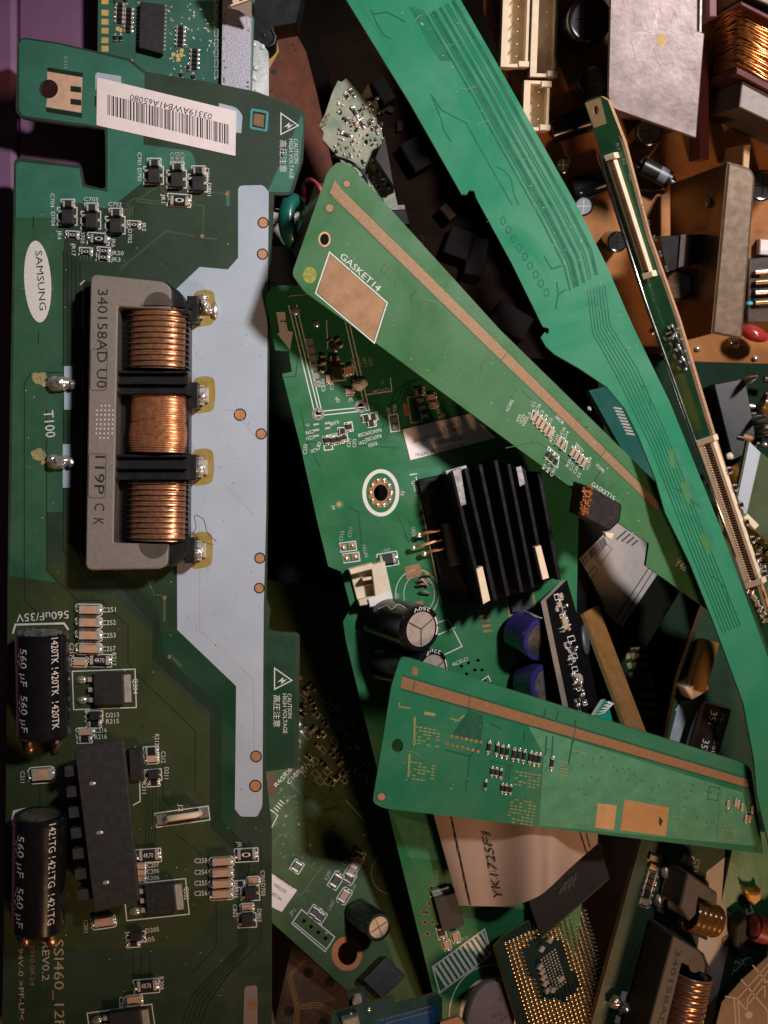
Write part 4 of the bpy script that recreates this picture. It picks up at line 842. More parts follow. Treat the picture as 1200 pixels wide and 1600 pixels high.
for i in range(8): E.smd('res', 1140 + i * 9, 735 + i * 27, 9, 5, 70, outline=False)
for i in range(6): E.smd('cap', 1172 + i * 5, 925 + i * 9, 9, 6, 20 + i * 30, outline=False)
E.flush()
# scuffs, specks and smears on the strips
scr = M('pale_scuff', (.20, .30, .22), .6); rsf = random.Random(21)
for TT, quad in ((Cc, ((560, 330), (1040, 800), (520, 470), (1000, 850))), (F, ((640, 1100), (1160, 1240), (610, 1240), (1175, 1310))), (Dd, ((620, 20), (960, 560), (700, 0), (1010, 560)))):
    g = G()
    for i in range(70):
        u, v = rsf.random(), rsf.random(); a = along(along(quad[0], quad[1], u), along(quad[2], quad[3], u), v)
        if i < 6:
            an = rsf.uniform(0, 6.28); L_ = rsf.uniform(4, 22); g.strip(U(TT.pl, [a, (a[0] + L_ * math.cos(an), a[1] + L_ * math.sin(an)), (a[0] + 1.6 * L_ * math.cos(an + .2), a[1] + 1.6 * L_ * math.sin(an + .2))]), rsf.uniform(.35, .7) * S, .06e-3, scr)
        else: g.poly(U(TT.pl, circ(a[0], a[1], rsf.uniform(.4, 1.1), 6, rsf.uniform(.4, 1.0))), .06e-3, lint_c if i % 2 else MATS['bottle_dirt'])
    TT.part('scuffs', g)
# ------------------------------------------------------------------ tan power supply board, top right
phen = M('phenolic_tan', (.33, .13, .033), .5, var=.25, ns=120, dust=.2, bump=.08, bs=600)
pp = Pl((760, 0, -18), (1190, 0, -18), (900, 560, -42))
P = Thing('circuit_board', 'tan power supply board with tall metal heat sinks and cream sockets, top right', 'circuit board', pp, PILE)
P.board([(756, -80), (1300, -80), (1300, 570), (1200, 583), (1090, 567), (960, 540), (905, 505), (830, 215), (756, 20)], phen, lam_tan, 9)  # left edge cut back; the near-black floor stands for its shaded corner
def socket(cx, cy, L, Wd, n, ang=92, h=48):
    g = G(); o_ = rect(cx, cy, L, Wd, ang); i_ = rect(cx + 3, cy, L - 10, Wd - 14, ang)
    g.prism(U(pp, o_, h * S), 6 * S, h * S, cream, holes=[U(pp, i_, h * S)]); g.prism(U(pp, o_, 12 * S), 0, 12 * S, cream)
    a = math.radians(ang); dx, dy = math.cos(a), math.sin(a)
    for q in (-1, 1): g.prism(U(pp, rect(cx + q * dx * (L / 2 - 5) + 15, cy + q * dy * (L / 2 - 5), 9, 16, ang), (h + 3) * S), 10 * S, (h + 3) * S, cream, bev=.6 * S)
    s_ = P.part('socket', g, 'cream plastic pin socket')
    for k in range(n):
        t = (k + .5) / n - .5; g = G(); x, y = cx + 3 + dx * (L - 14) * t, cy + dy * (L - 14) * t
        g.tube([pp.p3(x, y, 8 * S), pp.p3(x, y, 40 * S)], 1.6 * S, tinned, 6); g.build('pin', s_)
socket(806, 30, 150, 42, 7); socket(851, 40, 160, 40, 7); socket(838, 165, 78, 40, 3)
P.fill([(760, -60), (768, -60), (812, 200), (800, 200)], M('brown_scorch', (.16, .05, .012), .6, ns=1500, var=.5), .03e-3)
def can(x, y, r, h, m=None, top=None):
    tp = pp.uv(x, y, h * S); g = G(); R = r * S; m = m or sleeve
    g.lathe((tp.x, tp.y, 0), (tp.x, tp.y, h * S), [(0, R), (.92, R), (.98, R * .96), (1, R * .86), (.99, R * .76)], m, 28); b = P.part('electrolytic_capacitor', g)
    g = G(); g.disc((tp.x, tp.y, h * S * .992), (0, 0, 1), R * .78, top or blackp, 28)
    for k in range(2): g.add([(tp.x + sx * R * .6 * (1 - k) + sy * R * .03 * k, tp.y + sy * R * .6 * k + sx * R * .0 + (sy * R * .03 if not k else 0) , h * S * .992 + 3e-5) for sx, sy in ((-1, -1), (1, -1), (1, 1), (-1, 1))] if not k else [(tp.x + sx * R * .03, tp.y + sy * R * .6, h * S * .992 + 3e-5) for sx, sy in ((-1, -1), (1, -1), (1, 1), (-1, 1))], [[0, 1, 2, 3]], silk if top else sleeve)
    g.build('vent', b)
for x, y, r, h in ((922, 30, 36, 110), (930, 126, 26, 95), (965, 378, 18, 60), (1192, 290, 26, 80), (1015, 205, 24, 60)): can(x, y, r, h)
can(880, 258, 14, 30, sleeve, M('greenish_top', (.05, .07, .05), .5)); can(912, 322, 17, 60, sleeve, M('grey_top', (.22, .24, .28), .5)); can(1060, 446, 27, 110, M('grey_sleeve', (.06, .055, .06), .35), M('mauve_top', (.45, .40, .41), .4, .2))
for a, b, r in (((862, 205), (925, 185), 21), ((895, 298), (950, 280), 22)):
    g = G(); g.cyl(pp.p3(*a, r * S), pp.p3(*b, r * S), r * S, sleeve, 20, blackp); P.part('electrolytic_capacitor', g)
g = G(); g.cyl(pp.p3(1003, 259, 26 * S), pp.p3(1046, 281, 26 * S), 15 * S, blackp, 20); dd = P.part('diode', g)
g = G(); g.lathe(pp.p3(1028, 272, 26 * S), pp.p3(1040, 278, 26 * S), [(0, 15.3 * S), (1, 15.3 * S)], M('grey_band', (.16, .16, .2), .4), 20); g.build('cathode_band', dd)
g = G(); g.tube([pp.p3(1046, 281, 26 * S), pp.p3(1053, 285, 26 * S), pp.p3(1058, 288, 5 * S)], 3 * S, tinned); g.tube([pp.p3(1003, 259, 26 * S), pp.p3(990, 253, 26 * S), pp.p3(985, 250, 4 * S)], 4 * S, blackp); g.build('lead', dd)
g = G(); g.tube([pp.p3(1000, 295, 6 * S), pp.p3(1022, 297, 14 * S), pp.p3(1042, 292, 8 * S)], 3 * S, ferrite); P.part('wire_bridge', g)
plate = M('scuffed_plate', (.37, .30, .295), .40, .78, ns=150, var=.2, bump=.14, bs=900, dust=.06)
g = G(); H1 = 175
g.prism(U(pp, rnd([(961, -330), (1092, -330), (1090, 48), (1101, 52, 2), (1088, 216, 3), (955, 169, 10), (950, 150, 4)]), H1 * S), (H1 - 9) * S, H1 * S, plate, bev=1.5 * S)  # far end lengthened out of view to cast shade on the board
hk1 = P.part('heat_sink', g, 'flat scuffed silver heat sink plate')
g = G(); g.prism(U(pp, [(972, 150), (1080, 190), (1080, 197), (972, 158)], H1 * S), 10 * S, (H1 - 10) * S, MATS['scuffed_plate']); g.prism(U(pp, [(1075, -60), (1086, -60), (1082, 190), (1072, 190)], H1 * S), 10 * S, (H1 - 10) * S, plate); g.build('web', hk1)
g = G(); g.prism(U(pp, [(1094, -60), (1099, -60), (1097, 52), (1092, 50)], H1 * S), (H1 - 20) * S, H1 * S, alu, bev=S); g.build('side_flange', hk1)
g = G(); g.poly(U(pp, circ(1034, 63, 8, 9, 10), (H1 + .2) * S), (H1 + .2) * S, M('yellow_glue', (.50, .33, .12), .6)); g.build('glue_spot', hk1)
g = G(); rp = random.Random(14)
for i in range(70):
    x, y = rp.uniform(965, 1082), rp.uniform(4, 165); an = rp.gauss(1.5, .5); L_ = rp.uniform(2, 16) if i % 4 else rp.uniform(15, 40)
    if y + L_ < 172: g.strip(U(pp, [(x, y), (x + L_ * math.cos(an), y + L_ * math.sin(an))], (H1 + .25) * S), rp.uniform(.3, .8) * S, (H1 + .25) * S, M('bright_scratch', (.85, .80, .80), .3, .8) if i % 3 else M('grey_scratch', (.24, .20, .20), .5, .5))
g.build('scratches', hk1)
bronze = M('bronze_plate', (.40, .31, .235), .36, .8, ns=500, var=.1, bump=.2, bs=5000, dust=.12); bronze2 = M('bronze_wall', (.26, .17, .08), .30, .5, ns=60, var=.25)
H2 = 215; g = G()
g.prism(U(pp, rnd([(1137, 252), (1172, 262, 10), (1181, 275, 8), (1160, 531, 9), (1112, 521)]), H2 * S), (H2 - 8) * S, H2 * S, bronze, bev=4 * S)
hk2 = P.part('heat_sink', g, 'folded bronze heat sink')
wl = [pp.p3(1136, 255, (H2 - 3) * S), pp.p3(1047, 288, 30 * S), pp.p3(1048, 538, 30 * S), pp.p3(1111, 521, (H2 - 3) * S)]
wn = (wl[1] - wl[0]).cross(wl[2] - wl[0]).normalized()
g = G(); g.slab(wl, 8 * S, bronze2); g.build('wall', hk2)
# far hairs and lint are added last
def onwall(px, py):     # height at which a pixel meets the wall's left face
    best = None
    for k in range(0, 210, 2):
        d = abs(wn.dot(pp.p3(px, py, k * S) - wl[0]))
        if best is None or d < best[0]: best = (d, k)
    return best[1]
for nm, x, y, r, m in (('rivet', 1107, 317, 8, M('blue_steel', (.35, .42, .62), .2, 1.)), ('hole', 1094, 465, 8, phen)):
    k = onwall(x, y); g = G(); g.blob(pp.p3(x, y, k * S), r * .5 * S, r * 1.1 * S, r * 1.3 * S, m, 0, 12); g.build(nm, hk2)
k = onwall(1098, 395); g = G(); g.prism(U(pp, [(1030, 370), (1098, 366), (1106, 372), (1104, 408), (1088, 412), (1040, 425)], k * S), (k - 45) * S, (k + 2) * S, blackp, bev=S); P.part('power_transistor', g)
g = G(); g.prism(U(pp, [(1064, 367), (1072, 366), (1068, 415), (1060, 418)], (k + 6) * S), (k - 10) * S, (k + 6) * S, ferrite_dk); P.part('mounting_clip', g)
# copper-wound transformer
maroon = M('maroon_bobbin', (.10, .022, .026), .42, var=.15)
def tbox(g, pts, h0, h1, m, side=None, bev=1.5): g.prism(U(pp, pts, h1 * S), h0 * S, h1 * S, m, side, bev=bev * S)
g = G(); tbox(g, [(1160, 126), (1300, 194), (1300, 236), (1155, 167)], 0, 176, M('grey_core', (.30, .28, .27), .5, ns=900), ferrite_dk); tbox(g, [(1172, -60), (1300, -40), (1300, 50), (1166, -8)], 0, 176, MATS['grey_core'], ferrite_dk)  # core walls in dark ferrite: their shade is put into the colour
tx = P.part('transformer', g, 'large copper-wound transformer with maroon flanges')
for pts in ([(1157, 1), (1300, 72), (1300, 82), (1157, 8)], [(1151, 104), (1300, 180), (1300, 195), (1150, 115)]):
    g = G(); tbox(g, pts, 20, 186, maroon); g.build('bobbin_flange', tx)
g = G(); tbox(g, [(1092, 60), (1108, 60), (1108, 250), (1092, 250)], 0, 60, maroon); tbox(g, [(1108, -60), (1120, -60), (1120, 26), (1108, 26)], 100, 170, M('pinkish_bobbin', (.22, .09, .10), .5)); g.build('bobbin', tx)
g = G(); rw = random.Random(2)
tbox(g, [(1159, 12), (1300, 84), (1300, 178), (1154, 104)], 24, 166, copper_dull)
for k in range(30):
    t = (k + .5) / 30; y0 = 14 + 90 * t; x0 = 1158 - 5 * t; j = lambda s_=2.4: rw.uniform(-s_, s_)
    path = [pp.p3(x0, y0 + j(4), 26 * S)]
    path[0] = Vector((pp.uv(x0, y0, 166 * S).x - 3 * S, pp.uv(x0, y0, 166 * S).y + j(4) * S, 26 * S))
    c0 = pp.uv(x0, y0, 166 * S)
    for hh, ox in ((60, -5), (110, -5), (150, -4), (164, 0), (170, 8), (171, 40), (170, 90)): path.append(Vector((c0.x + ox * S, c0.y + (j() - max(0, ox) * .5 + ox * .0) * S, (hh + j(1.5)) * S)))
    g.tube(path, rw.uniform(1.9, 2.6) * S, M('amber_wire', (.50, .19, .055), .24, .85, ns=900, var=.35, coat=.3), 7)
g.build('winding', tx)
g = G(); tbox(g, [(1162, 226), (1173, 224), (1170, 270), (1160, 268)], 20, 120, M('pale_post', (.55, .36, .20), .5)); P.part('post', g)
red = M('red_resin', (.34, .030, .030), .25, coat=.3)
g = G(); g.blob(pp.p3(1178, 521, 40 * S), 28 * S, 14 * S, 18 * S, red, -.35, 16); P.part('disc_capacitor', g, 'glossy red disc capacitor')
g = G(); g.cyl(pp.p3(1176, 440, 20 * S), pp.p3(1176, 480, 20 * S), 16 * S, blackp, 16); g.lathe(pp.p3(1185, 430, 30 * S), pp.p3(1200, 430, 30 * S), [(0, 6 * S), (1, 6 * S)], tinned, 10); P.part('transistor', g)
g = G(); tbox(g, [(1188, 374), (1240, 378), (1240, 402), (1187, 398)], 0, 20, M('white_block', (.75, .72, .72), .5)); P.part('resistor', g)
g = G(); tbox(g, [(1170, 405), (1260, 398), (1260, 500), (1168, 505)], 0, 34, ferrite_dk); P.part('relay', g)
for i in range(4):
    g = G(); g.cyl(pp.p3(1180, 425 + 16 * i, 42 * S), pp.p3(1225, 422 + 16 * i, 42 * S), 5 * S, alu if i % 2 == 0 else bronze2, 10); P.part('resistor', g)
g = G(); g.blob(pp.p3(1171, 474, 40 * S), 7 * S, 4 * S, 4 * S, M('sky_blue_bead', (.05, .35, .55), .3), 0, 8); P.part('bead', g)
for x, y in ((1090, 545), (1142, 534), (1150, 541), (1020, 520), (1180, 560)):
    g = G(); g.blob(pp.p3(x, y, 2 * S), 6 * S, 5 * S, 4 * S, solder, 0, 8, .15); P.part('solder_joint', g)
P.flush()
# ------------------------------------------------------------------ top left and top centre
ps = Pl((160, 0, -5), (350, 0, -6), (250, 100, -6))
Sm = Thing('circuit_board', 'teal board with a large black chip and gold pads behind the barcode board', 'circuit board', ps, PILE)
Sm.board([(154, -60), (400, -60), (392, 170), (345, 165), (225, 135), (152, 110)], mask('mask_grey_teal', (.040, .125, .095), dust=.3), lam_green, 9)
g = G(); g.prism(U(ps, [(219, 2), (257, 7), (254, 84), (217, 74)], 12 * S), 2 * S, 12 * S, chipblk, bev=S); ch = Sm.part('chip', g)
for k in range(12):
    for x, y in ((218 - k * .15, 4 + k * 6), (257 - k * .2, 9 + k * 6.2)): Sm.fill(rect(x, y, 7, 2.4), tinned, .05e-3)
for k in range(13): Sm.fill(rect(220 + k * 2.8, 78 + k * .7, 1.5, 7), tinned, .05e-3)
for y in (2, 20, 34, 48, 63, 76): Sm.fill(rect(164, y, 11, 9, 3), M('yellow_gold', (.80, .56, .17), .35, .3), .05e-3)
for x, y, n in ((187, 6, 5), (201, 14, 6), (282, 42, 5), (304, 78, 5)):
    for k in range(n):
        Sm.smd('res', x - k * .3, y + k * 6.8, 13, 5, 4, outline=False)
for x, y in ((180, 59), (189, 59), (295, 105), (283, 117), (302, 120), (181, 3), (196, 1)): Sm.smd('res', x, y, 10, 5, 80, outline=False)
for x, y in ((271, 85), (278, 87), (284, 79), (283, 86), (279, 93), (184, 45), (189, 47), (205, 96), (198, 95)): Sm.dot(x, y, 3.4, MATS['yellow_gold'], .05e-3)
for k in range(10): Sm.trace([(222 + k * 4, 84 + k), (222 + k * 4, 96 + k), (214 + k * 4.6, 104 + k), (214 + k * 4.6, 118 + k)], 1.1, tTl)
rs = random.Random(8)
for i in range(60): x, y = rs.uniform(260, 342), rs.uniform(0, 125); Sm.fill(rect(x, y, rs.uniform(2, 5), 1.6, rs.choice((0, 90, 45))), silk if i % 3 else silk_dim, .05e-3)
for y in range(3, 130, 16): Sm.box(338, y, 5, 12, 4, 1, silk_dim)
g = G(); g.prism(U(ps, [(348, -60), (396, -60), (393, 36), (391, 158), (345, 148), (347, 20)], 10 * S), 0, 10 * S, M('speckled_silver', (.62, .60, .68), .42, .7, ns=2500, var=.12, bump=.3, bs=4000), bev=S); sh = Sm.part('shield', g, 'speckled silver shield')
g = G()
for i in range(16): x, y = rs.choice((350, 352, 388, 386)), rs.uniform(20, 145); g.poly(U(ps, circ(x, y, 1.4, 8), 10.3 * S), 10.3 * S, ferrite_dk)
g.build('shield_holes', sh); Sm.flush()
pq = Pl((400, 60, -9), (420, 60, -10), (400, 150, -9))
Q = Thing('circuit_board', 'grey-green rounded board end with dabs of clear glue beside the silver shield', 'circuit board', pq, PILE)
Q.board([(380, 60), (404, 64, 6), (420, 80, 8), (420, 190), (380, 190)], mask('mask_grey', (.095, .125, .105), dust=.4), lam_green, 8)
g = G()
for x, y in ((397, 70), (410, 74), (397, 122), (402, 143), (400, 106)): g.blob(pq.p3(x, y, 0), 5 * S, 4 * S, 3 * S, MATS['clear_glue'], x, 10, .3)
Q.part('glue_blob', g)
gap_black = M('gap_shade_black', (.006, .005, .005), .8, spec=.08); gap_brown = M('gap_shade_brown', (.018, .011, .007), .8, spec=.08)  # part colours blackened to paint in the shade of the deep gaps
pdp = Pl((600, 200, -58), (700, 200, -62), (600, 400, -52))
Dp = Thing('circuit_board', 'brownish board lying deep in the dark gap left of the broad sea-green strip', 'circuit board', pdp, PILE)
Dp.board([(500, 60), (640, 20), (900, 560), (700, 560), (560, 300)], M('dark_phenolic', (.009, .0045, .003), .9, var=.3, ns=150, spec=.04), lam_tan, 8)  # board tone darkened too, holding the gap's shade
for x, y, L_, W_, a_, m in ((600, 140, 40, 22, 60, gap_black), (650, 240, 50, 30, 60, gap_black), (720, 380, 44, 44, 20, gap_black), (745, 400, 30, 60, 10, gap_black), (700, 330, 26, 14, 50, gap_brown), (800, 500, 60, 40, 30, gap_black)):
    g = G(); Dp.blk(g, x, y, L_, W_, a_, 0, 30, m, 2); Dp.part('relay' if m is gap_black else 'terminal_block', g)
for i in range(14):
    g = G(); Dp.blk(g, 560 + 220 * rs.random(), 100 + 400 * rs.random(), 16, 9, rs.uniform(0, 180), 0, 8, gap_brown); Dp.part('chip', g)
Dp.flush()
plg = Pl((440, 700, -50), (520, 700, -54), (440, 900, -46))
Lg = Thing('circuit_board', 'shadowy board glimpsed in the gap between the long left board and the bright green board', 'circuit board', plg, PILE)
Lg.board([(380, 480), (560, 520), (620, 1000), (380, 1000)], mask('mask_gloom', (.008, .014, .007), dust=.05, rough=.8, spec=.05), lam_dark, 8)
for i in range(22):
    g = G(); Lg.blk(g, 420 + 130 * rs.random(), 560 + 400 * rs.random(), 15, 9, rs.choice((20, 110)), 0, 6, gap_brown if i % 3 else ferrite_dk); Lg.part('chip', g)
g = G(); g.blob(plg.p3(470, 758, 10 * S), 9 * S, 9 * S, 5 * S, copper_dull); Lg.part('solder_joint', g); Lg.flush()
pw = Pl((360, 0, 2), (440, -20, 2), (400, 60, -4))
fc = Thing('flat_cable', 'grey flat cable end with black bars at the top edge', 'cable', pw)
g = G(); g.prism(U(pw, [(350, -60), (393, -60), (393, 30), (373, 16), (357, 12)]), -4 * S, 0, M('cable_grey', (.25, .21, .19), .5)); fc.part('ribbon', g)
g = G(); g.prism(U(pw, [(352, -30), (440, -50), (440, -18), (360, 10)]), .1 * S, 3 * S, cream, bev=.5 * S)
for k in range(5): g.poly(U(pw, [(358 + k * 16, 8 - k * 6), (364 + k * 16, 6 - k * 6), (360 + k * 16, -24 - k * 5), (354 + k * 16, -22 - k * 5)], 3.2 * S), 3.2 * S, black_ink)
fc.part('connector', g)
po = Pl((420, 100, -40), (540, 60, -60), (440, 230, -38))
O = Thing('circuit_board', 'dark orange-brown board deep in the gap at the top', 'circuit board', po, PILE)
O.board([(350, 20), (452, 34), (478, 80), (496, 150), (520, 260), (500, 330), (400, 330), (350, 200)], M('phenolic_orange', (.095, .021, .006), .6, var=.35, ns=200, dust=.2), lam_tan, 8)
O.fill([(405, 75), (430, 55), (436, 80), (420, 108), (406, 105)], M('amber_glue', (.40, .25, .08), .4), .03e-3)
for x, y in ((428, 112), (458, 70), (424, 142), (462, 78)): O.dot(x, y, 5 if x == 428 else 2.5, black_ink, .04e-3)
O.flush()
pb = Pl((400, 0, -12), (500, 0, -12), (400, 70, -12))
bk = Thing('bracket', 'black plastic bracket with a hooked foot beside the silver shield', 'bracket', pb)
g = G(); g.prism(U(pb, rnd([(392, -50), (480, -60), (466, 20), (462, 36), (428, 42), (428, 62, 6), (416, 74, 5), (394, 66)], 2)), -.008, 0, blackp, bev=S); bk.part('body', g)
g = G(); g.tube([pb.p3(424, 44, 1 * S), pb.p3(431, 58, 1 * S), pb.p3(428, 68, 1 * S), pb.p3(418, 74, 1 * S)], 1.6 * S, ferrite_dk); g.blob(pb.p3(412, 55, 0), 4 * S, 3 * S, 2 * S, blackp); bk.part('rim', g)
pdust = Pl((510, 200, 4), (600, 160, 4), (610, 320, 6))
mDust = M('dusty_mask', (.09, .19, .12), .7, ns=170, col2=(.40, .36, .28), bump=.12, bs=2500, dust=.6)
Du = Thing('circuit_board', 'small jagged board thick with grey dust beside the broad sea-green strip', 'circuit board', pdust, PILE)
Du.board([(528, 126), (534, 128), (541, 122), (565, 148), (575, 130), (583, 152), (590, 158), (598, 215), (612, 280), (627, 345), (640, 420), (590, 380), (545, 275), (530, 247), (504, 218), (506, 207), (499, 197), (509, 175), (519, 145)], mDust, lam, 9, [(531, 175, 3.5, 10, 5), (572, 222, 3, 10, 4.5)])
for i in range(150):
    t = rs.random(); x = 520 + 75 * t + rs.uniform(-6, 12); y = 150 + 150 * rs.random() + 20 * t
    if 505 + (y - 200) * .3 < x < 590 + (y - 160) * .2:
        g = G(); g.blob(pdust.p3(x, y), rs.uniform(1.5, 3.6) * S, rs.uniform(1.5, 3) * S, 2.5 * S, rs.choice([solder, copper_dull, tinned, blackp]), x, 8, .3); Du.part('solder_joint', g)
for x, y in ((512, 180), (508, 188), (506, 195)):
    g = G(); Du.blk(g, x, y, 9, 3, -35, 0, 2, gold, .3); Du.part('contact', g)
for i in range(26):
    x, y, a_ = rs.choice([(548, 150, 60), (556, 175, 60), (575, 165, -30), (563, 190, 60), (585, 195, -30), (540, 215, 20), (600, 290, 60)]); Du.smd(rs.choice(['cap', 'res', 'sot']), x + rs.uniform(-9, 9), y + rs.uniform(-9, 9), rs.uniform(6, 10), rs.uniform(3.5, 5), a_, outline=False)
g = G(); g.prism(U(pdust, [(601, 212), (615, 290), (586, 247)], 30 * S), 0, 30 * S, M('slate_plastic', (.035, .032, .036), .45, dust=.2), bev=S); Du.part('connector_shell', g, 'dark wedge-shaped shell')
g = G(); g.prism(U(pdust, [(608, 325), (632, 322), (640, 350), (618, 352)], 22 * S), 0, 22 * S, blackp, bev=S); g.prism(U(pdust, [(610, 322), (632, 320), (633, 327), (611, 328)], 24 * S), 0, 24 * S, alu); Du.part('switch', g)
Du.flush()
def wire(name, label, path, r, m, cat='wire'):
    g = G(); pts = [W3(*p) for p in path]; sm = []
    for i in range(len(pts) - 1):
        p0, p1, p2, p3 = pts[max(i - 1, 0)], pts[i], pts[i + 1], pts[min(i + 2, len(pts) - 1)]
        for k in range(6):
            t = k / 6; sm.append(.5 * ((2 * p1) + (p2 - p0) * t + (2 * p0 - 5 * p1 + 4 * p2 - p3) * t * t + (3 * p1 - p0 - 3 * p2 + p3) * t ** 3))
    sm.append(pts[-1]); g.tube(sm, r * S, m, 10); return tag(g.build(name), label, cat)
wire('wire', 'pair of thin black wires looping over the dusty board', [(520, 244, 4), (545, 252, 12), (566, 268, 12), (574, 292, 10), (572, 310, 4), (560, 330, -6)], 2.3, blackp)
wire('wire', 'thinner brown wire just below the black loop by the dusty board', [(540, 258, 6), (556, 268, 8), (566, 286, 8), (570, 305, 4), (562, 322, -6)], 1.8, M('brown_wire', (.10, .04, .015), .4))
pink = M('pink_wire', (.50, .05, .10), .4)
wire('wire', 'pink wire curling up beside the beige plate near the green strip board', [(476, 312, -14), (474, 290, -4), (484, 281, 0), (496, 288, 4), (502, 302, 4), (505, 330, -6)], 3, pink)
wire('wire', 'short pink wire end leading into the green ring coil', [(424, 326, -10), (434, 330, -6), (448, 328, -8), (456, 322, -12)], 2.6, pink)
ptor = Pl((458, 350, -4), (480, 345, -10), (450, 385, -2))
to = Thing('ring_coil', 'small dark green ring coil between the long left board and the strip board', 'coil', ptor)
g = G(); c = ptor.uv(459, 346); n = 24; tm = M('green_core', (.008, .11, .085), .35, coat=.4, bump=.2, bs=1500)
vs = []
for i in range(n):
    th = 2 * math.pi * i / n
    for j in range(10):
        ph = 2 * math.pi * j / 10; rr = (27 + 12 * math.cos(ph)) * S; vs.append((c.x + rr * .82 * math.cos(th), c.y + rr * 1.15 * math.sin(th), 14 * S * math.sin(ph)))
g.add(vs, [[i * 10 + j, i * 10 + (j + 1) % 10, ((i + 1) % n) * 10 + (j + 1) % 10, ((i + 1) % n) * 10 + j] for i in range(n) for j in range(10)][::-1], tm, True); to.part('core', g)
g = G()
for k in range(4): g.tube([ptor.p3(452 + k * 5, 354 - k * 4, -8 * S), ptor.p3(455 + k * 5, 344 - k * 4, 4 * S), ptor.p3(466 + k * 3, 334 - k * 2, 8 * S)], 4 * S, tinned)
to.part('winding', g)
def plate_thing(name, label, cat, pl, outline, m, edge, t=9, part='panel'):
    th = Thing(name, label, cat, pl); g = G(); g.prism(U(pl, rnd(outline)), -t * S, 0, m, edge); th.part(part, g); return th
plate_thing('plate', 'dusty beige plate standing behind the corner of the GASKET14 strip', 'plate', Pl((492, 290, 2), (515, 285, 8), (460, 402, -2)), [(492, 288), (512, 284), (512, 400), (462, 403, 4), (456, 392)], M('dusty_beige', (.32, .29, .20), .8, ns=700, var=.35, bump=.4, dust=.5), lam, 8)
plate_thing('plate', 'small pale lilac plate under the green ring coil', 'plate', Pl((430, 330, -18), (450, 330, -18), (430, 380, -18)), [(424, 326), (462, 326), (462, 378), (440, 384), (424, 384)], M('lilac_grey', (.42, .38, .40), .5), ferrite, 6)
# ------------------------------------------------------------------ middle right: things below the strips
ptl = Pl((860, 780, -20), (900, 780, -24), (880, 880, -22))
Te = Thing('circuit_board', 'teal board corner with a white-ringed hole right of the black heat sink', 'circuit board', ptl, PILE)
Te.board([(820, 700), (880, 740), (915, 850), (898, 885), (850, 850)], mask('mask_teal_bright', (.010, .22, .15)), lam_green, 8, [(889, 860, 4, 12, 5.5)])
Te.line(circ(889, 860, 6, 16, 8), 3, None, True)
for x, y in ((864, 824), (881, 834), (862, 800), (858, 792)): Te.smd('cap', x, y, 13, 9, 40)
Te.line([(860, 775), (863, 800), (872, 820)], 2); Te.line([(876, 800), (866, 790), (868, 780)], 2); Te.text('CF1', (872, 872), (886, 886), 5, silk_dim); Te.flush()
pm = Pl((910, 870, -22), (1010, 850, -28), (970, 975, -22))
Mo = Thing('drive_module', 'dark module with a shade-darkened barcode label, wedged under the GASKET14 strip', 'module', pm)
g = G(); g.prism(U(pm, [(860, 800), (960, 740), (1090, 880), (1010, 1010), (972, 984), (944, 962), (915, 900)]), -.008, 0, M('brown_black', (.007, .008, .006), .9, ns=300, spec=.02)); Mo.part('case', g)
g = G(); g.prism(U(pm, [(905, 873), (966, 812), (1012, 848), (1035, 885), (971, 980), (946, 957), (938, 935), (926, 910)]), .05e-3, .2e-3, M('label_shaded', (.27, .245, .23), .6)); lb = Mo.part('label_sticker', g)  # sticker colour darkened to carry the shade under the strip
g = G(); rb = random.Random(6)
for k in range(22):
    a = along((908, 872), (944, 838), k / 22); wd = rb.choice((.5, .9, 1.3)); g.poly(U(pm, [a, (a[0] + wd, a[1] - wd), (a[0] + wd + 5, a[1] - wd + 12), (a[0] + 5, a[1] + 12)], .22e-3), .22e-3, black_ink)
rrl = lambda pts, w_=1.2: g.strip(U(pm, pts, .22e-3), w_ * S, .22e-3, black_ink, True)
rrl([(930, 872), (948, 850), (956, 858), (938, 882)]); rrl([(918, 898), (930, 884), (934, 892), (922, 906)])
for k in range(4): g.poly(U(pm, [(962 + k * 8, 842 + k * 3), (978 + k * 6, 828 + k * 5), (980 + k * 6, 830 + k * 5), (964 + k * 8, 844 + k * 3)], .22e-3), .22e-3, black_ink)
for k in (0, 7): g.strip(U(pm, [(962 + k, 966 + k), (1016 + k * .8, 884 + k)], .22e-3), 2 * S, .22e-3, black_ink)
g.build('barcode', lb)
pv = Pl((855, 938, 2), (893, 1113, 4), (945, 990, -22))
V = Thing('circuit_board', 'black component board with a pale edge, leaning beside the blue cans', 'circuit board', pv, PILE)
V.board([(853, 938), (905, 886), (925, 915), (950, 1000), (978, 1120), (950, 1150), (893, 1130), (872, 1030)], M('black_mask', (.004, .004, .005), .7, bump=.1, spec=.05), M('pale_edge', (.42, .36, .30), .6), 9)
for i in range(46):
    t = rs.random(); x = 872 + 38 * t + rs.uniform(-4, 8); y = 932 + 175 * t + rs.uniform(-6, 8)
    if i < 30: V.smd(rs.choice(['cap', 'res', 'sot']), x, y, rs.uniform(6, 10), rs.uniform(4, 6), rs.choice((-15, 75)), outline=False)
    else: V.box(x, y, rs.uniform(6, 11), rs.uniform(5, 9), -15, 1.5)
g = G(); g.blob(V.pl.p3(914, 1000, 3 * S), 12 * S, 26 * S, 6 * S, M('grey_resin', (.05, .05, .06), .4), .1, 16); V.part('resin_blob', g, 'glossy grey resin blob'); V.flush()
pg = Pl((920, 950, -14), (1000, 1140, -6), (945, 945, -20))
Gf = Thing('edge_connector', 'worn amber edge connector strip behind the black component board', 'connector', pg)
g = G(); am = M('amber_strip', (.20, .095, .025), .5, ns=300, var=.25)
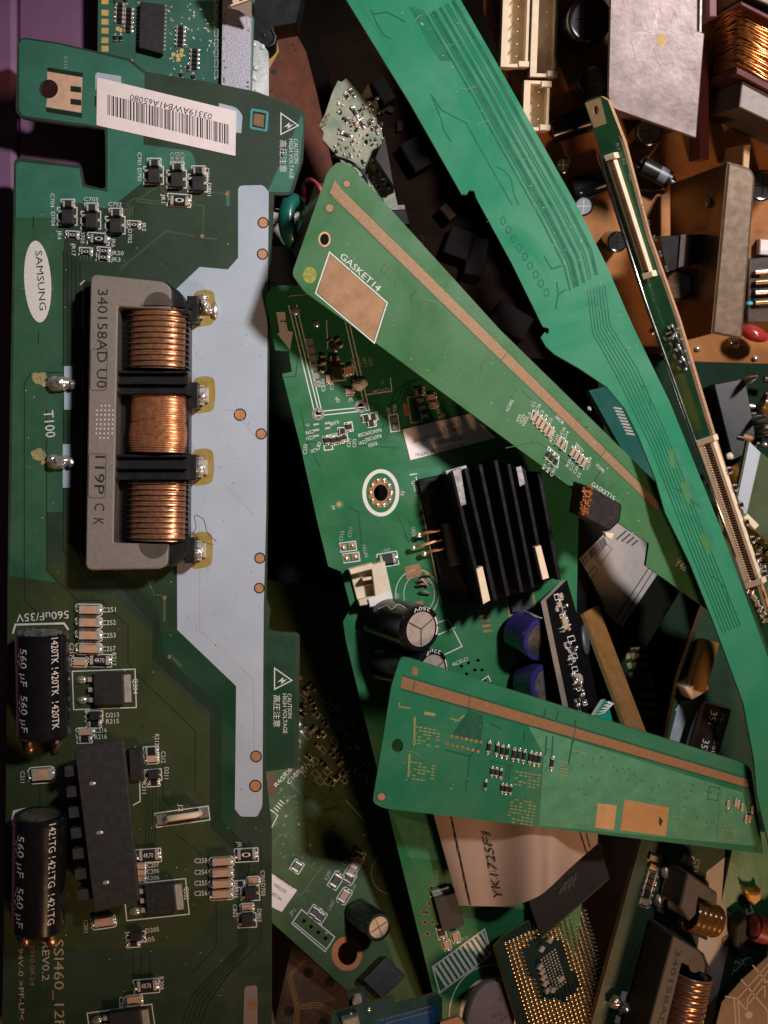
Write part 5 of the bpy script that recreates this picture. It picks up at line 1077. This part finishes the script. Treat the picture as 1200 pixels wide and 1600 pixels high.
g.prism(U(pg, [(912, 958), (934, 945), (1012, 1150), (990, 1168)]), -7 * S, 0, am, lam); Gf.part('strip', g)
g = G()
for k in range(24): a = along((948, 1050), (986, 1148), k / 24); g.prism(U(pg, [a, (a[0] + 17, a[1] - 8), (a[0] + 18, a[1] - 6.5), (a[0] + 1, a[1] + 2)]), .02e-3, .15e-3, copper_dull)
Gf.part('contacts', g)
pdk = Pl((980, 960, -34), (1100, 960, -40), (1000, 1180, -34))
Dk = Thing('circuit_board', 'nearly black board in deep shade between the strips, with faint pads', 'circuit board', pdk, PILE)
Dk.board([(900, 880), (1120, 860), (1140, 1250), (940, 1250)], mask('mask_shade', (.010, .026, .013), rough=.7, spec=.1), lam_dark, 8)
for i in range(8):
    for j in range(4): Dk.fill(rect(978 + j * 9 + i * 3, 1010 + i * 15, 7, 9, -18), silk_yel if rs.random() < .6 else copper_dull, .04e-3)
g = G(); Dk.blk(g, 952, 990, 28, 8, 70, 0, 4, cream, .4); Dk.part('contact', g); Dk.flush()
pwg = Pl((935, 1105, 2), (965, 1120, -4), (940, 1140, 4))
plate_thing('connector', 'small white-ribbed green connector poking up behind the jade strip', 'connector', pwg, [(926, 1122), (945, 1092), (950, 1098), (958, 1130), (930, 1140)], MATS['mask_teal_bright'], silk, 8, 'body')
g = G()
for k in range(5): g.prism(U(pwg, [(929 + k * 4, 1118 - k * 5), (933 + k * 4, 1116 - k * 5), (945 + k * 3, 1112 - k * 3), (941 + k * 3, 1115 - k * 3)]), .05e-3, .5e-3, silk)
o = bpy.data.objects['connector.001'] if 'connector.001' in bpy.data.objects and bpy.data.objects['connector.001'].type == 'EMPTY' else [q for q in bpy.data.objects if q.type == 'EMPTY' and q.name.startswith('connector')][-1]
g.build('rib', o)
# copper-mesh gasket block on the strip
pgb = Pl((900, 790, 9), (960, 790, 7), (930, 830, 7))
gb = Thing('foam_block', 'black foam block with a frayed coppery end, lying on the GASKET14 strip', 'foam block', pgb)
g = G(); fb = M('black_foil', (.018, .013, .016), .42, bump=.5, bs=700, var=.4, ns=500)
g.prism(U(pgb, rnd([(912, 757), (922, 760), (973, 789, 4), (970, 815, 4), (952, 832, 5), (905, 806)], 1), 42 * S), 0, 42 * S, fb, bev=4 * S); gb.part('block', g)
g = G(); rg = random.Random(3)
for i in range(110):
    x, y = 904 + 18 * rg.random(), 0; t = rg.random(); x = 904 + 14 * rg.random() + 8 * (1 - t); y = 760 + 44 * t
    g.blob(pgb.p3(x, y, (38 + 7 * rg.random()) * S), 2.2 * S, 2.2 * S, 2.2 * S, M('frayed_copper', (.34, .13, .04), .5, .5, ns=3000, var=.5), x, 6, .4)
gb.part('frayed_end', g)
g = G(); g.prism(U(pgb, [(940, 830), (956, 832), (952, 842), (944, 838)]), 0, 10 * S, cream, bev=S); gb.part('glue_tab', g)
# ------------------------------------------------------------------ lower middle: ribbon, black plate, processor, grey disc
cab = Thing('flat_cable', 'beige flat ribbon printed YK1725F1 curling out below the jade strip', 'cable', Pl((700, 1300, 0), (900, 1300, 0), (700, 1400, 0)))
ribm = M('ribbon_beige', (.39, .285, .235), .36, var=.05, ns=60, bump=.03, bs=120, coat=.35, spec=.8)
plc = cab.pl
top_ = [(664, 1225, -1), (735, 1225, 1), (790, 1225, 2), (835, 1225, 5), (860, 1222, 4), (890, 1222, 0), (935, 1225, -4)]
bot_ = [(717, 1415, -3), (760, 1416, -1), (800, 1415, 1), (838, 1402, 5), (862, 1384, 4), (892, 1355, -1), (934, 1318, -6)]
def cat(P, t):
    n = len(P) - 1; f = t * n; i = min(int(f), n - 1); u = f - i; q = [P[max(i - 1, 0)], P[i], P[i + 1], P[min(i + 2, n)]]
    return [.5 * (2 * q[1][k] + (q[2][k] - q[0][k]) * u + (2 * q[0][k] - 5 * q[1][k] + 4 * q[2][k] - q[3][k]) * u * u + (3 * q[1][k] - q[0][k] - 3 * q[2][k] + q[3][k]) * u ** 3) for k in range(3)]
nu, nv = 56, 12; g = G(); vs = []
for i in range(nu + 1):
    a = cat(top_, i / nu); b = cat(bot_, i / nu); a[2] += .5 * math.sin(i * .35); b[2] += .7 * math.sin(i * .35 + .4)
    for j in range(nv + 1): v = j / nv; vs.append(plc.inv @ W3(*[a[k] + (b[k] - a[k]) * v for k in range(3)]))
fs = [[i * (nv + 1) + j, i * (nv + 1) + j + 1, (i + 1) * (nv + 1) + j + 1, (i + 1) * (nv + 1) + j] for i in range(nu) for j in range(nv)]
lo = [v - Vector((0, 0, .4e-3)) for v in vs]
g.add(vs, fs, ribm, True); g.add(lo, [f[::-1] for f in fs], ribm, True)
g.add(vs + lo, [[i * (nv + 1) + nv, i * (nv + 1) + nv + len(vs), (i + 1) * (nv + 1) + nv + len(vs), (i + 1) * (nv + 1) + nv] for i in range(nu)], ribm)
cab.part('ribbon', g)
def onrib(px, py):
    i = min(range(len(vs)), key=lambda k: (plc.uv(px, py, vs[k].z) - vs[k].xy).length); z = vs[i].z + .35e-3; q = plc.uv(px, py, z); return (q.x, q.y, z)
g = G()
vsg, fsg, wdg = glyphs('YK1725F1')
g.add([onrib(786 + (767 - 786) * x / wdg + (-14) * y / CAPH, 1406 + (1304 - 1406) * x / wdg - 3 * y / CAPH) for x, y in vsg], fsg, black_ink)
def ribline(a, b, wd, n=24):
    pa_, pb_ = [], []
    for k in range(n + 1): x, y = along(a, b, k / n); pa_.append(onrib(x, y)); pb_.append(onrib(x + wd, y))
    g.add(pa_ + pb_, [[k, k + 1, k + n + 2, k + n + 1] for k in range(n)], black_ink)
ribline((704, 1276), (734, 1414), 2.2); ribline((904, 1296), (916, 1333), 2); ribline((915, 1300), (922, 1326), 1.5)
cab.part('cable_print', g)
pbk = Pl((830, 1411, -8), (936, 1322, -8), (845, 1466, -5))
bp_ = Thing('cover_plate', 'dark grey plastic plate under the beige ribbon', 'plate', pbk)
g = G(); g.prism(U(pbk, [(824, 1405), (862, 1370), (936, 1316), (951, 1374), (845, 1467)]), -.006, 0, M('charcoal_plastic', (.030, .025, .023), .6, spec=.25, ns=300, dust=.25, bump=.1), bev=S); bp_.part('body', g)
g = G()
for k in range(4): g.prism(U(pbk, [(872 + k * 7, 1396 - k * 4), (884 + k * 5, 1376 - k * 4), (886 + k * 5, 1378 - k * 4), (875 + k * 7, 1398 - k * 4)]), .02e-3, .15e-3, M('charcoal_light', (.075, .068, .06), .5))
bp_.part('raised_marks', g)
pcp = Pl((775, 1479, -2), (818, 1615, 0), (915, 1430, -17))
Cp = Thing('processor', 'gold-pinned processor lying pins up near the bottom edge', 'processor', pcp)
g = G(); g.prism(U(pcp, [(774, 1479), (792, 1459), (905, 1395), (960, 1560), (835, 1680)]), -9 * S, 0, M('processor_green', (.008, .022, .017), .6, spec=.15), M('processor_edge', (.16, .17, .05), .5)); Cp.part('substrate', g)
pinm = G(); pinm.lathe((0, 0, 0), (0, 0, 15 * S), [(0, 2.6 * S), (.12, 2.6 * S), (.16, 1.5 * S), (.93, 1.5 * S), (1, .7 * S), (1, 0)], M('pin_gold', (.86, .68, .40), .28, .7), 8)
spots = []
for i in range(-1, 40):
    for j in range(0, 40):
        x = 790 + i * 6.6 * .93 + j * 1.9; y = 1474 - i * 6.6 * .42 + j * 6.3
        if y > 1612 or x > 935 or x < 780: continue
        # dark centre without pins
        u_ = (x - 858, y - 1512); cx_ = u_[0] * .93 - u_[1] * .42; cy_ = u_[0] * .30 + u_[1] * .95
        if abs(cx_ + 2) < 33 and abs(cy_) < 56 - abs(cx_) * .5: continue
        d = x - 775 + (y - 1460) * -.3
        if d < 8: continue
        e = (x - 792) * .49 + (y - 1459)   # beyond the top edge
        if e < 5: continue
        if x > 905 + (y - 1395) * .33 - 6: continue
        spots.append((x, y))
spots.sort(key=lambda p: -p[0] * .2 - abs(0) + abs(p[1] - 1520) * .0); spots.sort(key=lambda p: p[0])
rest = G(); first = None
for i, (x, y) in enumerate(spots):
    q = pcp.uv(x, y)
    if i < 100:
        if first is None: first = pinm.build('pin', Cp.root); o = first
        else: o = first.copy(); COL.objects.link(o); o.parent = Cp.root
        o.location = (q.x, q.y, 0)
    else: rest.add([(v[0] + q.x, v[1] + q.y, v[2]) for v in pinm.v], pinm.f, MATS['pin_gold'], True)
o = rest.build('pins', Cp.root); o['kind'] = 'stuff'
for x, y in ((861, 1469), (848, 1483), (845, 1511), (848, 1519), (850, 1528), (853, 1537), (856, 1548), (866, 1547), (878, 1530)):
    g = G(); Cp.blk(g, x, y, 9, 6, -60, 0, 6, tinned, .5); Cp.part('chip_capacitor', g)
for i in range(6):
    for j in range(12): Cp.fill(rect(846 + i * 4.2 + j * 1.5, 1500 - i * 3.2 + j * 4.6, 2.6, 2.6, -60), tinned, .06e-3)
Cp.flush()
pgd = Pl((740, 1560, 0), (800, 1560, -5), (765, 1640, 2))
Gd = Thing('disc', 'grey-lilac round disc stamped with faint digits, on the white printed circle at the bottom', 'disc', pgd)
g = G(); g.prism(U(pgd, circ(767, 1596, 38, 40, 66, .12)), -14 * S, 0, M('lilac_plastic', (.135, .120, .150), .5, var=.08, ns=300, bump=.08, bs=2000), lam, bev=3 * S); gd = Gd.part('body', g)
g = G()
for t, a, b in (('6D21', (768, 1592), (790, 1584)), ('5F', (783, 1598), (794, 1592)), ('5', (782, 1566), (785, 1562))): g.text(pgd, t, a, b, 6, .05e-3, M('stamp_grey', (.07, .06, .08), .6))
Gd.part('stamped_text', g)
# ------------------------------------------------------------------ lower right: second inverter board
pr = Pl((1000, 1320, -8), (930, 1600, -8), (1170, 1400, -20))
R = Thing('circuit_board', 'dark green inverter board with tan edge and two transformers, at lower right', 'circuit board', pr, PILE)
R.board([(1116, 900), (1215, 940), (1225, 1290), (1194, 1340), (1172, 1400), (1104, 1690), (900, 1690), (1000, 1320), (1037, 1178), (1060, 1060)], mask('mask_dark_green_b', (.022, .050, .026), rough=.4), lam_tan, 10)
R.fill([(1104, 1362), (1136, 1337), (1170, 1335), (1119, 1568), (1098, 1680), (1070, 1680), (1108, 1560), (1090, 1480), (1100, 1400)], M('pale_print', (.46, .42, .42), .6, var=.06), .03e-3)
R.fill([(1060, 1100), (1092, 1092), (1072, 1188), (1040, 1180)], M('blue_grey_print', (.30, .33, .40), .5), .03e-3); R.line([(1056, 1110), (1066, 1096), (1078, 1098)], 2)
for x, y in ((1145, 1432), (1136, 1470)): R.dot(x, y, 7, copper, .05e-3, tAd, 1.5)
R.vtext('CT10', 1087, 1342, 28, 8, silk_dim, lean=-6)
R.ecap((1090, 1196), (1117, 1100), 27, 28, 28, alu, 'brown-black can with pale lettering', sl=M('brown_sleeve', (.028, .016, .014), .25, coat=.3), print_=[('560µF', .92, .54, -.1, 10, 0), ('35V', .90, .66, -.75, 10, 0), ('560µF', .48, .08, -.1, 10, 0), ('35V', .45, .2, -.75, 10, 0)])
R.ecap((1085, 1078), (1108, 1000), 17, 18, 18, cream, 'amber barrel with a cream end', sl=M('amber_barrel', (.26, .14, .04), .3, coat=.3))
g = G(); R.blk(g, 1092, 1076, 34, 22, -30, 0, 30, cream, 3); R.part('spacer', g)
for x, y, k in ((1023, 1342, 'cap'), (1023, 1356, 'cap'), (1019, 1368, 'res'), (1016, 1378, 'res'), (1013, 1388, 'res'), (1011, 1398, 'res'), (1007, 1410, 'cap'), (1074, 1343, 'cap')): R.smd(k, x, y, 15, 9, 20, outline=k == 'cap')
R.line([(1009, 1380), (1003, 1404)], 2); R.line([(1003, 1400), (998, 1412)], 3, silk_dim)
def small_tf():
    g = G(); g.prism(U(pr, [(1050, 1380), (1075, 1366), (1120, 1400), (1105, 1470), (1062, 1450), (1040, 1425)], 20 * S), 0, 20 * S, blackp, bev=S)
    b = R.part('transformer', g, 'small square transformer with amber tape')
    g = G(); g.prism(U(pr, rnd([(1075, 1363, 4), (1122, 1396, 5), (1121, 1416, 3), (1108, 1410), (1092, 1402), (1088, 1430), (1078, 1440), (1062, 1418)]), 62 * S), 10 * S, 62 * S, ferrite_dk, ferrite_dk, bev=2.5 * S); g.build('core', b)
    g = G(); a0, a1 = pr.p3(1100, 1404, 38 * S), pr.p3(1096, 1462, 38 * S); am_ = M('amber_tape', (.15, .065, .012), .2, .1, coat=.6, ns=800, var=.4)
    g.lathe(pr.p3(1078, 1428, 36 * S), pr.p3(1119, 1440, 36 * S), [(i / 40, (25 + 1.8 * abs(math.sin(i * math.pi / 8))) * S) for i in range(41)], am_, 20, True, .9); g.build('winding', b)
    for x, y in ((1040, 1364), (1030, 1410)):
        g = G(); g.blob(pr.p3(x, y, 6 * S), 8 * S, 13 * S, 8 * S, M('cream_solder', (.70, .55, .42), .35, .5), .2, 10, .2); g.build('solder_joint', b)
    for x, y in ((1051, 1362), (1049, 1370), (1048, 1378), (1041, 1406), (1038, 1414), (1035, 1424)):
        g = G(); R.blk(g, x, y, 10, 5, 20, 4, 12, tinned, .5); g.build('leg', b)
    g = G(); g.prism(U(pr, [(1040, 1375), (1045, 1376), (1038, 1402), (1034, 1400)], 8 * S), 4 * S, 8 * S, silk); g.build('wire_end', b)
small_tf()
def big_tf():
    g = G(); g.prism(U(pr, rnd([(1030, 1462, 6), (1048, 1460), (1100, 1490), (1112, 1520), (1085, 1690), (985, 1690)]), 30 * S), 0, 30 * S, blackp, bev=S)
    b = R.part('transformer', g, 'large grey transformer partly out of frame')
    g = G(); g.prism(U(pr, rnd([(1052, 1461, 5), (1096, 1487, 8), (1103, 1506, 5), (1102, 1522), (1066, 1505), (1020, 1690), (990, 1690)]), 72 * S), 8 * S, 72 * S, M('ferrite_shade', (.085, .075, .068), .55, ns=1500, dust=.1), ferrite_dk, bev=2 * S); g.poly(U(pr, circ(1086, 1508, 10, 14, 12), 72.3 * S), 72.3 * S, ferrite_dk)
    g.text(pr, '340158AD', (1057, 1484), (1026, 1608), 9, 72.4 * S, black_ink); g.build('core', b)
    g = G(); ax0, ax1 = pr.p3(1082, 1520, 44 * S), pr.p3(1050, 1650, 44 * S)
    g.lathe(ax0, ax1, [(i / 150, (32 + 3 * abs(math.sin(i * math.pi * 14 / 150)) ** .6) * S) for i in range(151)], wirecu, 24, True, .9, None, [M('pale_band', (.42, .33, .27), .3, .4, coat=.5) if (i * 14 / 150) % 1 < .22 else M('dark_copper', (.38, .17, .09), .3, .8, ns=900, var=.3, coat=.4) for i in range(150)]); g.build('winding', b)
    g = G()
    for k in range(12):
        a = along((1100, 1530), (1078, 1640), k / 12); R.blk(g, a[0] + 7, a[1] + 2, 12, 6, 12, 20, 46, tinned, .5)
    g.build('bobbin_slots', b)
    g = G(); g.blob(pr.p3(962, 1566, 8 * S), 13 * S, 11 * S, 9 * S, solder, .4, 10, .2); g.blob(pr.p3(976, 1576, 8 * S), 11 * S, 8 * S, 9 * S, solder, .4, 10, .2); g.build('solder_joint', b)
big_tf()
R.fill([(972, 1548), (980, 1550), (968, 1600), (960, 1598)], silk, .04e-3)
R.line([(1030, 1458), (1014, 1449), (1008, 1456), (978, 1566)], 2); R.line([(1012, 1472), (1010, 1474), (1007, 1489)], 1.6); R.line([(1000, 1474), (990, 1500), (970, 1540)], 1.3, tAd)
R.flush()
pn = Pl((1180, 1340, -16), (1240, 1340, -18), (1140, 1550, -24))
N_ = Thing('circuit_board', 'bright green board corner carrying a red barrel and yellow disc, bottom right edge', 'circuit board', pn, PILE)
N_.board([(1150, 1300), (1260, 1300), (1260, 1500), (1130, 1570), (1100, 1540)], MATS['mask_bright_green'], lam_green, 8)
g = G(); g.cyl(pn.p3(1178, 1448, 30 * S), pn.p3(1240, 1470, 30 * S), 22 * S, M('dull_red', (.22, .030, .028), .4), 20); g.blob(pn.p3(1178, 1448, 30 * S), 10 * S, 21 * S, 21 * S, MATS['dull_red']); N_.part('barrel_capacitor', g, 'dull red barrel')
g = G(); g.prism(U(pn, rnd([(1150, 1446), (1166, 1434), (1180, 1452), (1178, 1480), (1162, 1502), (1148, 1476)], 3), 26 * S), 0, 26 * S, M('fuzzy_black', (.022, .018, .020), .8, bump=.8, bs=1500, dust=.2), bev=3 * S); N_.part('foam_pad', g)
g = G(); g.prism(U(pn, rnd([(1164, 1390), (1172, 1396), (1184, 1397), (1190, 1390), (1191, 1406), (1180, 1416), (1170, 1408)], 2), 20 * S), 0, 20 * S, M('mustard', (.50, .24, .015), .4, coat=.2), bev=3 * S); N_.part('disc_capacitor', g, 'mustard yellow disc')
for x, y, a in ((1150, 1510, -60), (1137, 1525, -60), (1133, 1545, -60), (1168, 1502, -20), (1170, 1420, 70)): N_.box(x, y, 14, 9, a, 2)
N_.line([(1131, 1525), (1142, 1544), (1130, 1540)], 2); N_.flush()
pfi = Pl((1150, 1560, -12), (1200, 1520, -12), (1170, 1600, -12))
Fi = Thing('film_sheet', 'brown translucent film with branching pale tracks, bottom right corner', 'film', pfi)
g = G(); g.prism(U(pfi, [(1098, 1680), (1128, 1566), (1160, 1530), (1260, 1440), (1260, 1680)]), -2 * S, 0, M('brown_film', (.24, .17, .13), .3, coat=.3, var=.2, ns=80)); Fi.part('sheet', g)
g = G()
for pts in ([(1133, 1557), (1153, 1560), (1190, 1518), (1210, 1495)], [(1153, 1560), (1158, 1640)], [(1147, 1560), (1152, 1640)], [(1158, 1530), (1200, 1580), (1200, 1640)], [(1168, 1570), (1210, 1520)], [(1167, 1580), (1168, 1560), (1205, 1510)], [(1154, 1563), (1170, 1584)], [(1176, 1508), (1195, 1530), (1195, 1560)]): g.strip(U(pfi, pts, .05e-3), 2.2 * S, .05e-3, M('pale_track', (.52, .40, .33), .5))
g.poly(U(pfi, circ(1170, 1586, 6), .056e-3), .056e-3, MATS['pale_track']); Fi.part('tracks', g)
# bottom centre
pbl = Pl((520, 1584, 6), (690, 1556, 4), (600, 1640, 6))
Bl = Thing('circuit_board', 'blue-green board edge with a blue patch at the bottom edge', 'circuit board', pbl, PILE)
Bl.board([(518, 1584), (615, 1556), (618, 1570), (682, 1552, 2), (691, 1560), (691, 1690), (514, 1690)], mask('mask_petrol', (.018, .065, .068)), lam, 9)
Bl.fill([(588, 1596), (680, 1571), (680, 1690), (560, 1690)], M('blue_patch', (.012, .075, .22), .4), .03e-3)
for i in range(20):
    Bl.dot(594 + i * 4.2, 1594 - i * 1.15, .8, silk_dim, .05e-3)
    Bl.dot(604 + i * 3.7, 1599 - i * 1.0, .8, silk_dim, .05e-3)
for x, y, r in ((576, 1577, 4), (548, 1585, 4)):
    g = G(); g.blob(pbl.p3(x, y), r * S, r * S, 3 * S, solder, 0, 10); Bl.part('solder_joint', g)
g = G(); Bl.blk(g, 548, 1598, 26, 16, -14, 0, 14, tinned, 2); Bl.part('usb_shell', g) if False else Bl.part('metal_shell', g); Bl.flush()
for x, y, z, lab in ((558, 1560, -2, 'cream push button on a small grey square base, above the blue-green board edge'), (412, 1597, -6, 'cream push button at the bottom edge beside the long left board')):
    pbn = Pl((x, y, z), (x + 20, y, z), (x, y + 20, z)); b = Thing('push_button', lab, 'button', pbn, 'cream push buttons')
    g = G(); g.prism(U(pbn, rect(x, y + 2, 28, 22, -10)), -20 * S, 0, M('button_base', (.10, .10, .10), .5), bev=S); b.part('base', g)
    g = G(); c = pbn.uv(x, y); g.lathe((c.x, c.y, 0), (c.x, c.y, 16 * S), [(0, 8 * S), (.8, 7.6 * S), (1, 6.5 * S), (1, 0)], cream, 20); b.part('cap', g)
pfl = Pl((450, 1480, -16), (520, 1560, -14), (430, 1600, -14))
Fx = Thing('film_sheet', 'dark brown flexible film with thin gold tracks, bottom left of centre', 'film', pfl)
g = G(); g.prism(U(pfl, [(458, 1470), (560, 1540), (600, 1690), (408, 1690)]), -2 * S, 0, M('dark_film', (.060, .042, .032), .3, coat=.4, ns=90, var=.5, bump=.25, bs=150)); Fx.part('sheet', g)
g = G()
for k in range(3):
    for pts in ([(478 - k * 4, 1500 + k), (455 - k * 3, 1525), (468 - k * 3, 1575), (462 - k * 4, 1640)], [(470, 1570 + k * 3), (495, 1566 + k * 4), (530, 1582 + k * 4)]): g.strip(U(pfl, pts, .05e-3), 1.5 * S, .05e-3, M('dim_gold_track', (.26, .17, .08), .4, .4))
for x, y in ((482, 1520), (515, 1535), (452, 1580), (505, 1600)): g.poly(U(pfl, circ(x, y, 8), .056e-3), .056e-3, blackp)
Fx.part('tracks', g)
plate_thing('circuit_board', 'tan board corner just showing at the bottom edge between blue patch and grey disc', 'circuit board', Pl((690, 1596, 8), (730, 1590, 8), (700, 1640, 8)), [(688, 1598), (716, 1588, 4), (726, 1600), (726, 1690), (688, 1690)], lam_tan, lam_tan, 8, 'laminate')
# right edge
pz = Pl((1170, 690, -14), (1240, 740, -16), (1152, 776, -14))
Z = Thing('circuit_board', 'olive board with a broad white printed band and tan edge, right edge', 'circuit board', pz, PILE)
Z.board([(1168, 688), (1190, 708), (1260, 760), (1260, 900), (1196, 842), (1162, 812), (1150, 776)], mask('mask_olive_b', (.05, .075, .03)), lam_tan, 9)
Z.fill([(1171, 690), (1188, 707), (1165, 808), (1153, 778)], greyp, .03e-3); Z.line([(1188, 707), (1165, 808)], 1, silk_dim)
g = G(); Z.blk(g, 1174, 815, 26, 10, 45, 0, 12, cream, 1); Z.part('connector', g); Z.flush()
py_ = Pl((1180, 830, -22), (1240, 830, -24), (1180, 960, -24))
Y = Thing('circuit_board', 'board studded with bright solder bumps, right edge below the white band', 'circuit board', py_, PILE)
Y.board([(1120, 790), (1260, 790), (1260, 1000), (1150, 1000)], mask('mask_olive_c', (.06, .075, .035)), lam_tan, 8)
for i in range(5):
    for j in range(3):
        g = G(); x, y = 1190 - i * 2 + j * 14 + rs.uniform(-3, 3), 798 + i * 20 + j * 6; g.blob(py_.p3(x, y), 5 * S, 6 * S, 6 * S, solder, 0, 10, .15); Y.part('solder_joint', g)
for i in range(8): Y.smd('res', 1176 + (i % 3) * 9, 845 + i * 9, 9, 5, 20, outline=False)
Y.text('m', (1190, 890), (1190, 875), 5); Y.flush()
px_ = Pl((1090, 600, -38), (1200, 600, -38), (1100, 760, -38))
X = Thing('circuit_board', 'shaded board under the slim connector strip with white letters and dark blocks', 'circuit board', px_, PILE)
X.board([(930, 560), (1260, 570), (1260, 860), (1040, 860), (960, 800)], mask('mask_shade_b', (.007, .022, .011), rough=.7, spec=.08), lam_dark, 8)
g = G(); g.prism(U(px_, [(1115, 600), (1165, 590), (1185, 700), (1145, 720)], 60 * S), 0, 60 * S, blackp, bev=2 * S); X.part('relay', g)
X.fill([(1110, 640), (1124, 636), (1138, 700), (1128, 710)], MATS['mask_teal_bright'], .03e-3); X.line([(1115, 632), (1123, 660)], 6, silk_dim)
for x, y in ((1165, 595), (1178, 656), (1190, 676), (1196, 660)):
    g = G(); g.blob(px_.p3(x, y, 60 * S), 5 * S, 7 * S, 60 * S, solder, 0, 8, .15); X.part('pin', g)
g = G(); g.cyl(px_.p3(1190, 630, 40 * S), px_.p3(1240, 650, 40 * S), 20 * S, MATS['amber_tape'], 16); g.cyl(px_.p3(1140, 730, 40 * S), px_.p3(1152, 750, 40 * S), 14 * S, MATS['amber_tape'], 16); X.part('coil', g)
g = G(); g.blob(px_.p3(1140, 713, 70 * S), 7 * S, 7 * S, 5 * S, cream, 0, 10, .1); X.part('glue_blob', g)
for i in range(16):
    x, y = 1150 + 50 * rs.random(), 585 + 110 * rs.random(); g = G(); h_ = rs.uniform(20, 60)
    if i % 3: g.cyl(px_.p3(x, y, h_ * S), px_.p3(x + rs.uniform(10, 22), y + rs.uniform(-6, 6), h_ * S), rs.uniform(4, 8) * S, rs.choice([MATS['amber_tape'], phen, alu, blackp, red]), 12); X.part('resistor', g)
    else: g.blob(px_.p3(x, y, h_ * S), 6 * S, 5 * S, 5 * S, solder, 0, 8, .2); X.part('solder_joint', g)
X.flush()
pu = Pl((960, 620, -16), (1010, 720, -16), (980, 600, -20))
Uu = Thing('circuit_board', 'teal board with a comb of silver contacts, half hidden by the broad sea-green strip', 'circuit board', pu, PILE)
Uu.board([(920, 610), (965, 600), (1045, 780), (1010, 770)], mask('mask_petrol_b', (.012, .075, .06)), lam_green, 8)
for k in range(9): Uu.fill(rect(965 + k * 2.5, 638 + k * 5, 13, 2.6, 10), tinned, .05e-3)
Uu.text('8', (918, 640), (924, 642), 6); Uu.flush()

# stray hairs and lint
def hair(path, r, m, label): wire('hair', label, path, r, m, 'hair')
lint = M('pale_lint', (.45, .42, .40), .7); dkh = M('dark_hair', (.03, .02, .015), .5)
hair([(292, 842, 6), (306, 826, 7), (304, 806, 7), (318, 812, 5), (324, 832, 3), (338, 846, 1)], .55, dkh, 'fine dark hair curling by the lowest winding of the long left board')
hair([(590, 952, 10), (604, 946, 11), (612, 952, 12), (622, 944, 12), (634, 950, 12)], .5, lint, 'short crinkled lint strand on the standing black can')
hair([(640, 690, 14), (700, 655, 16), (690, 640, 16), (660, 620, 16)], .4, lint, 'faint lint strand on the middle of the GASKET14 strip') if False else None
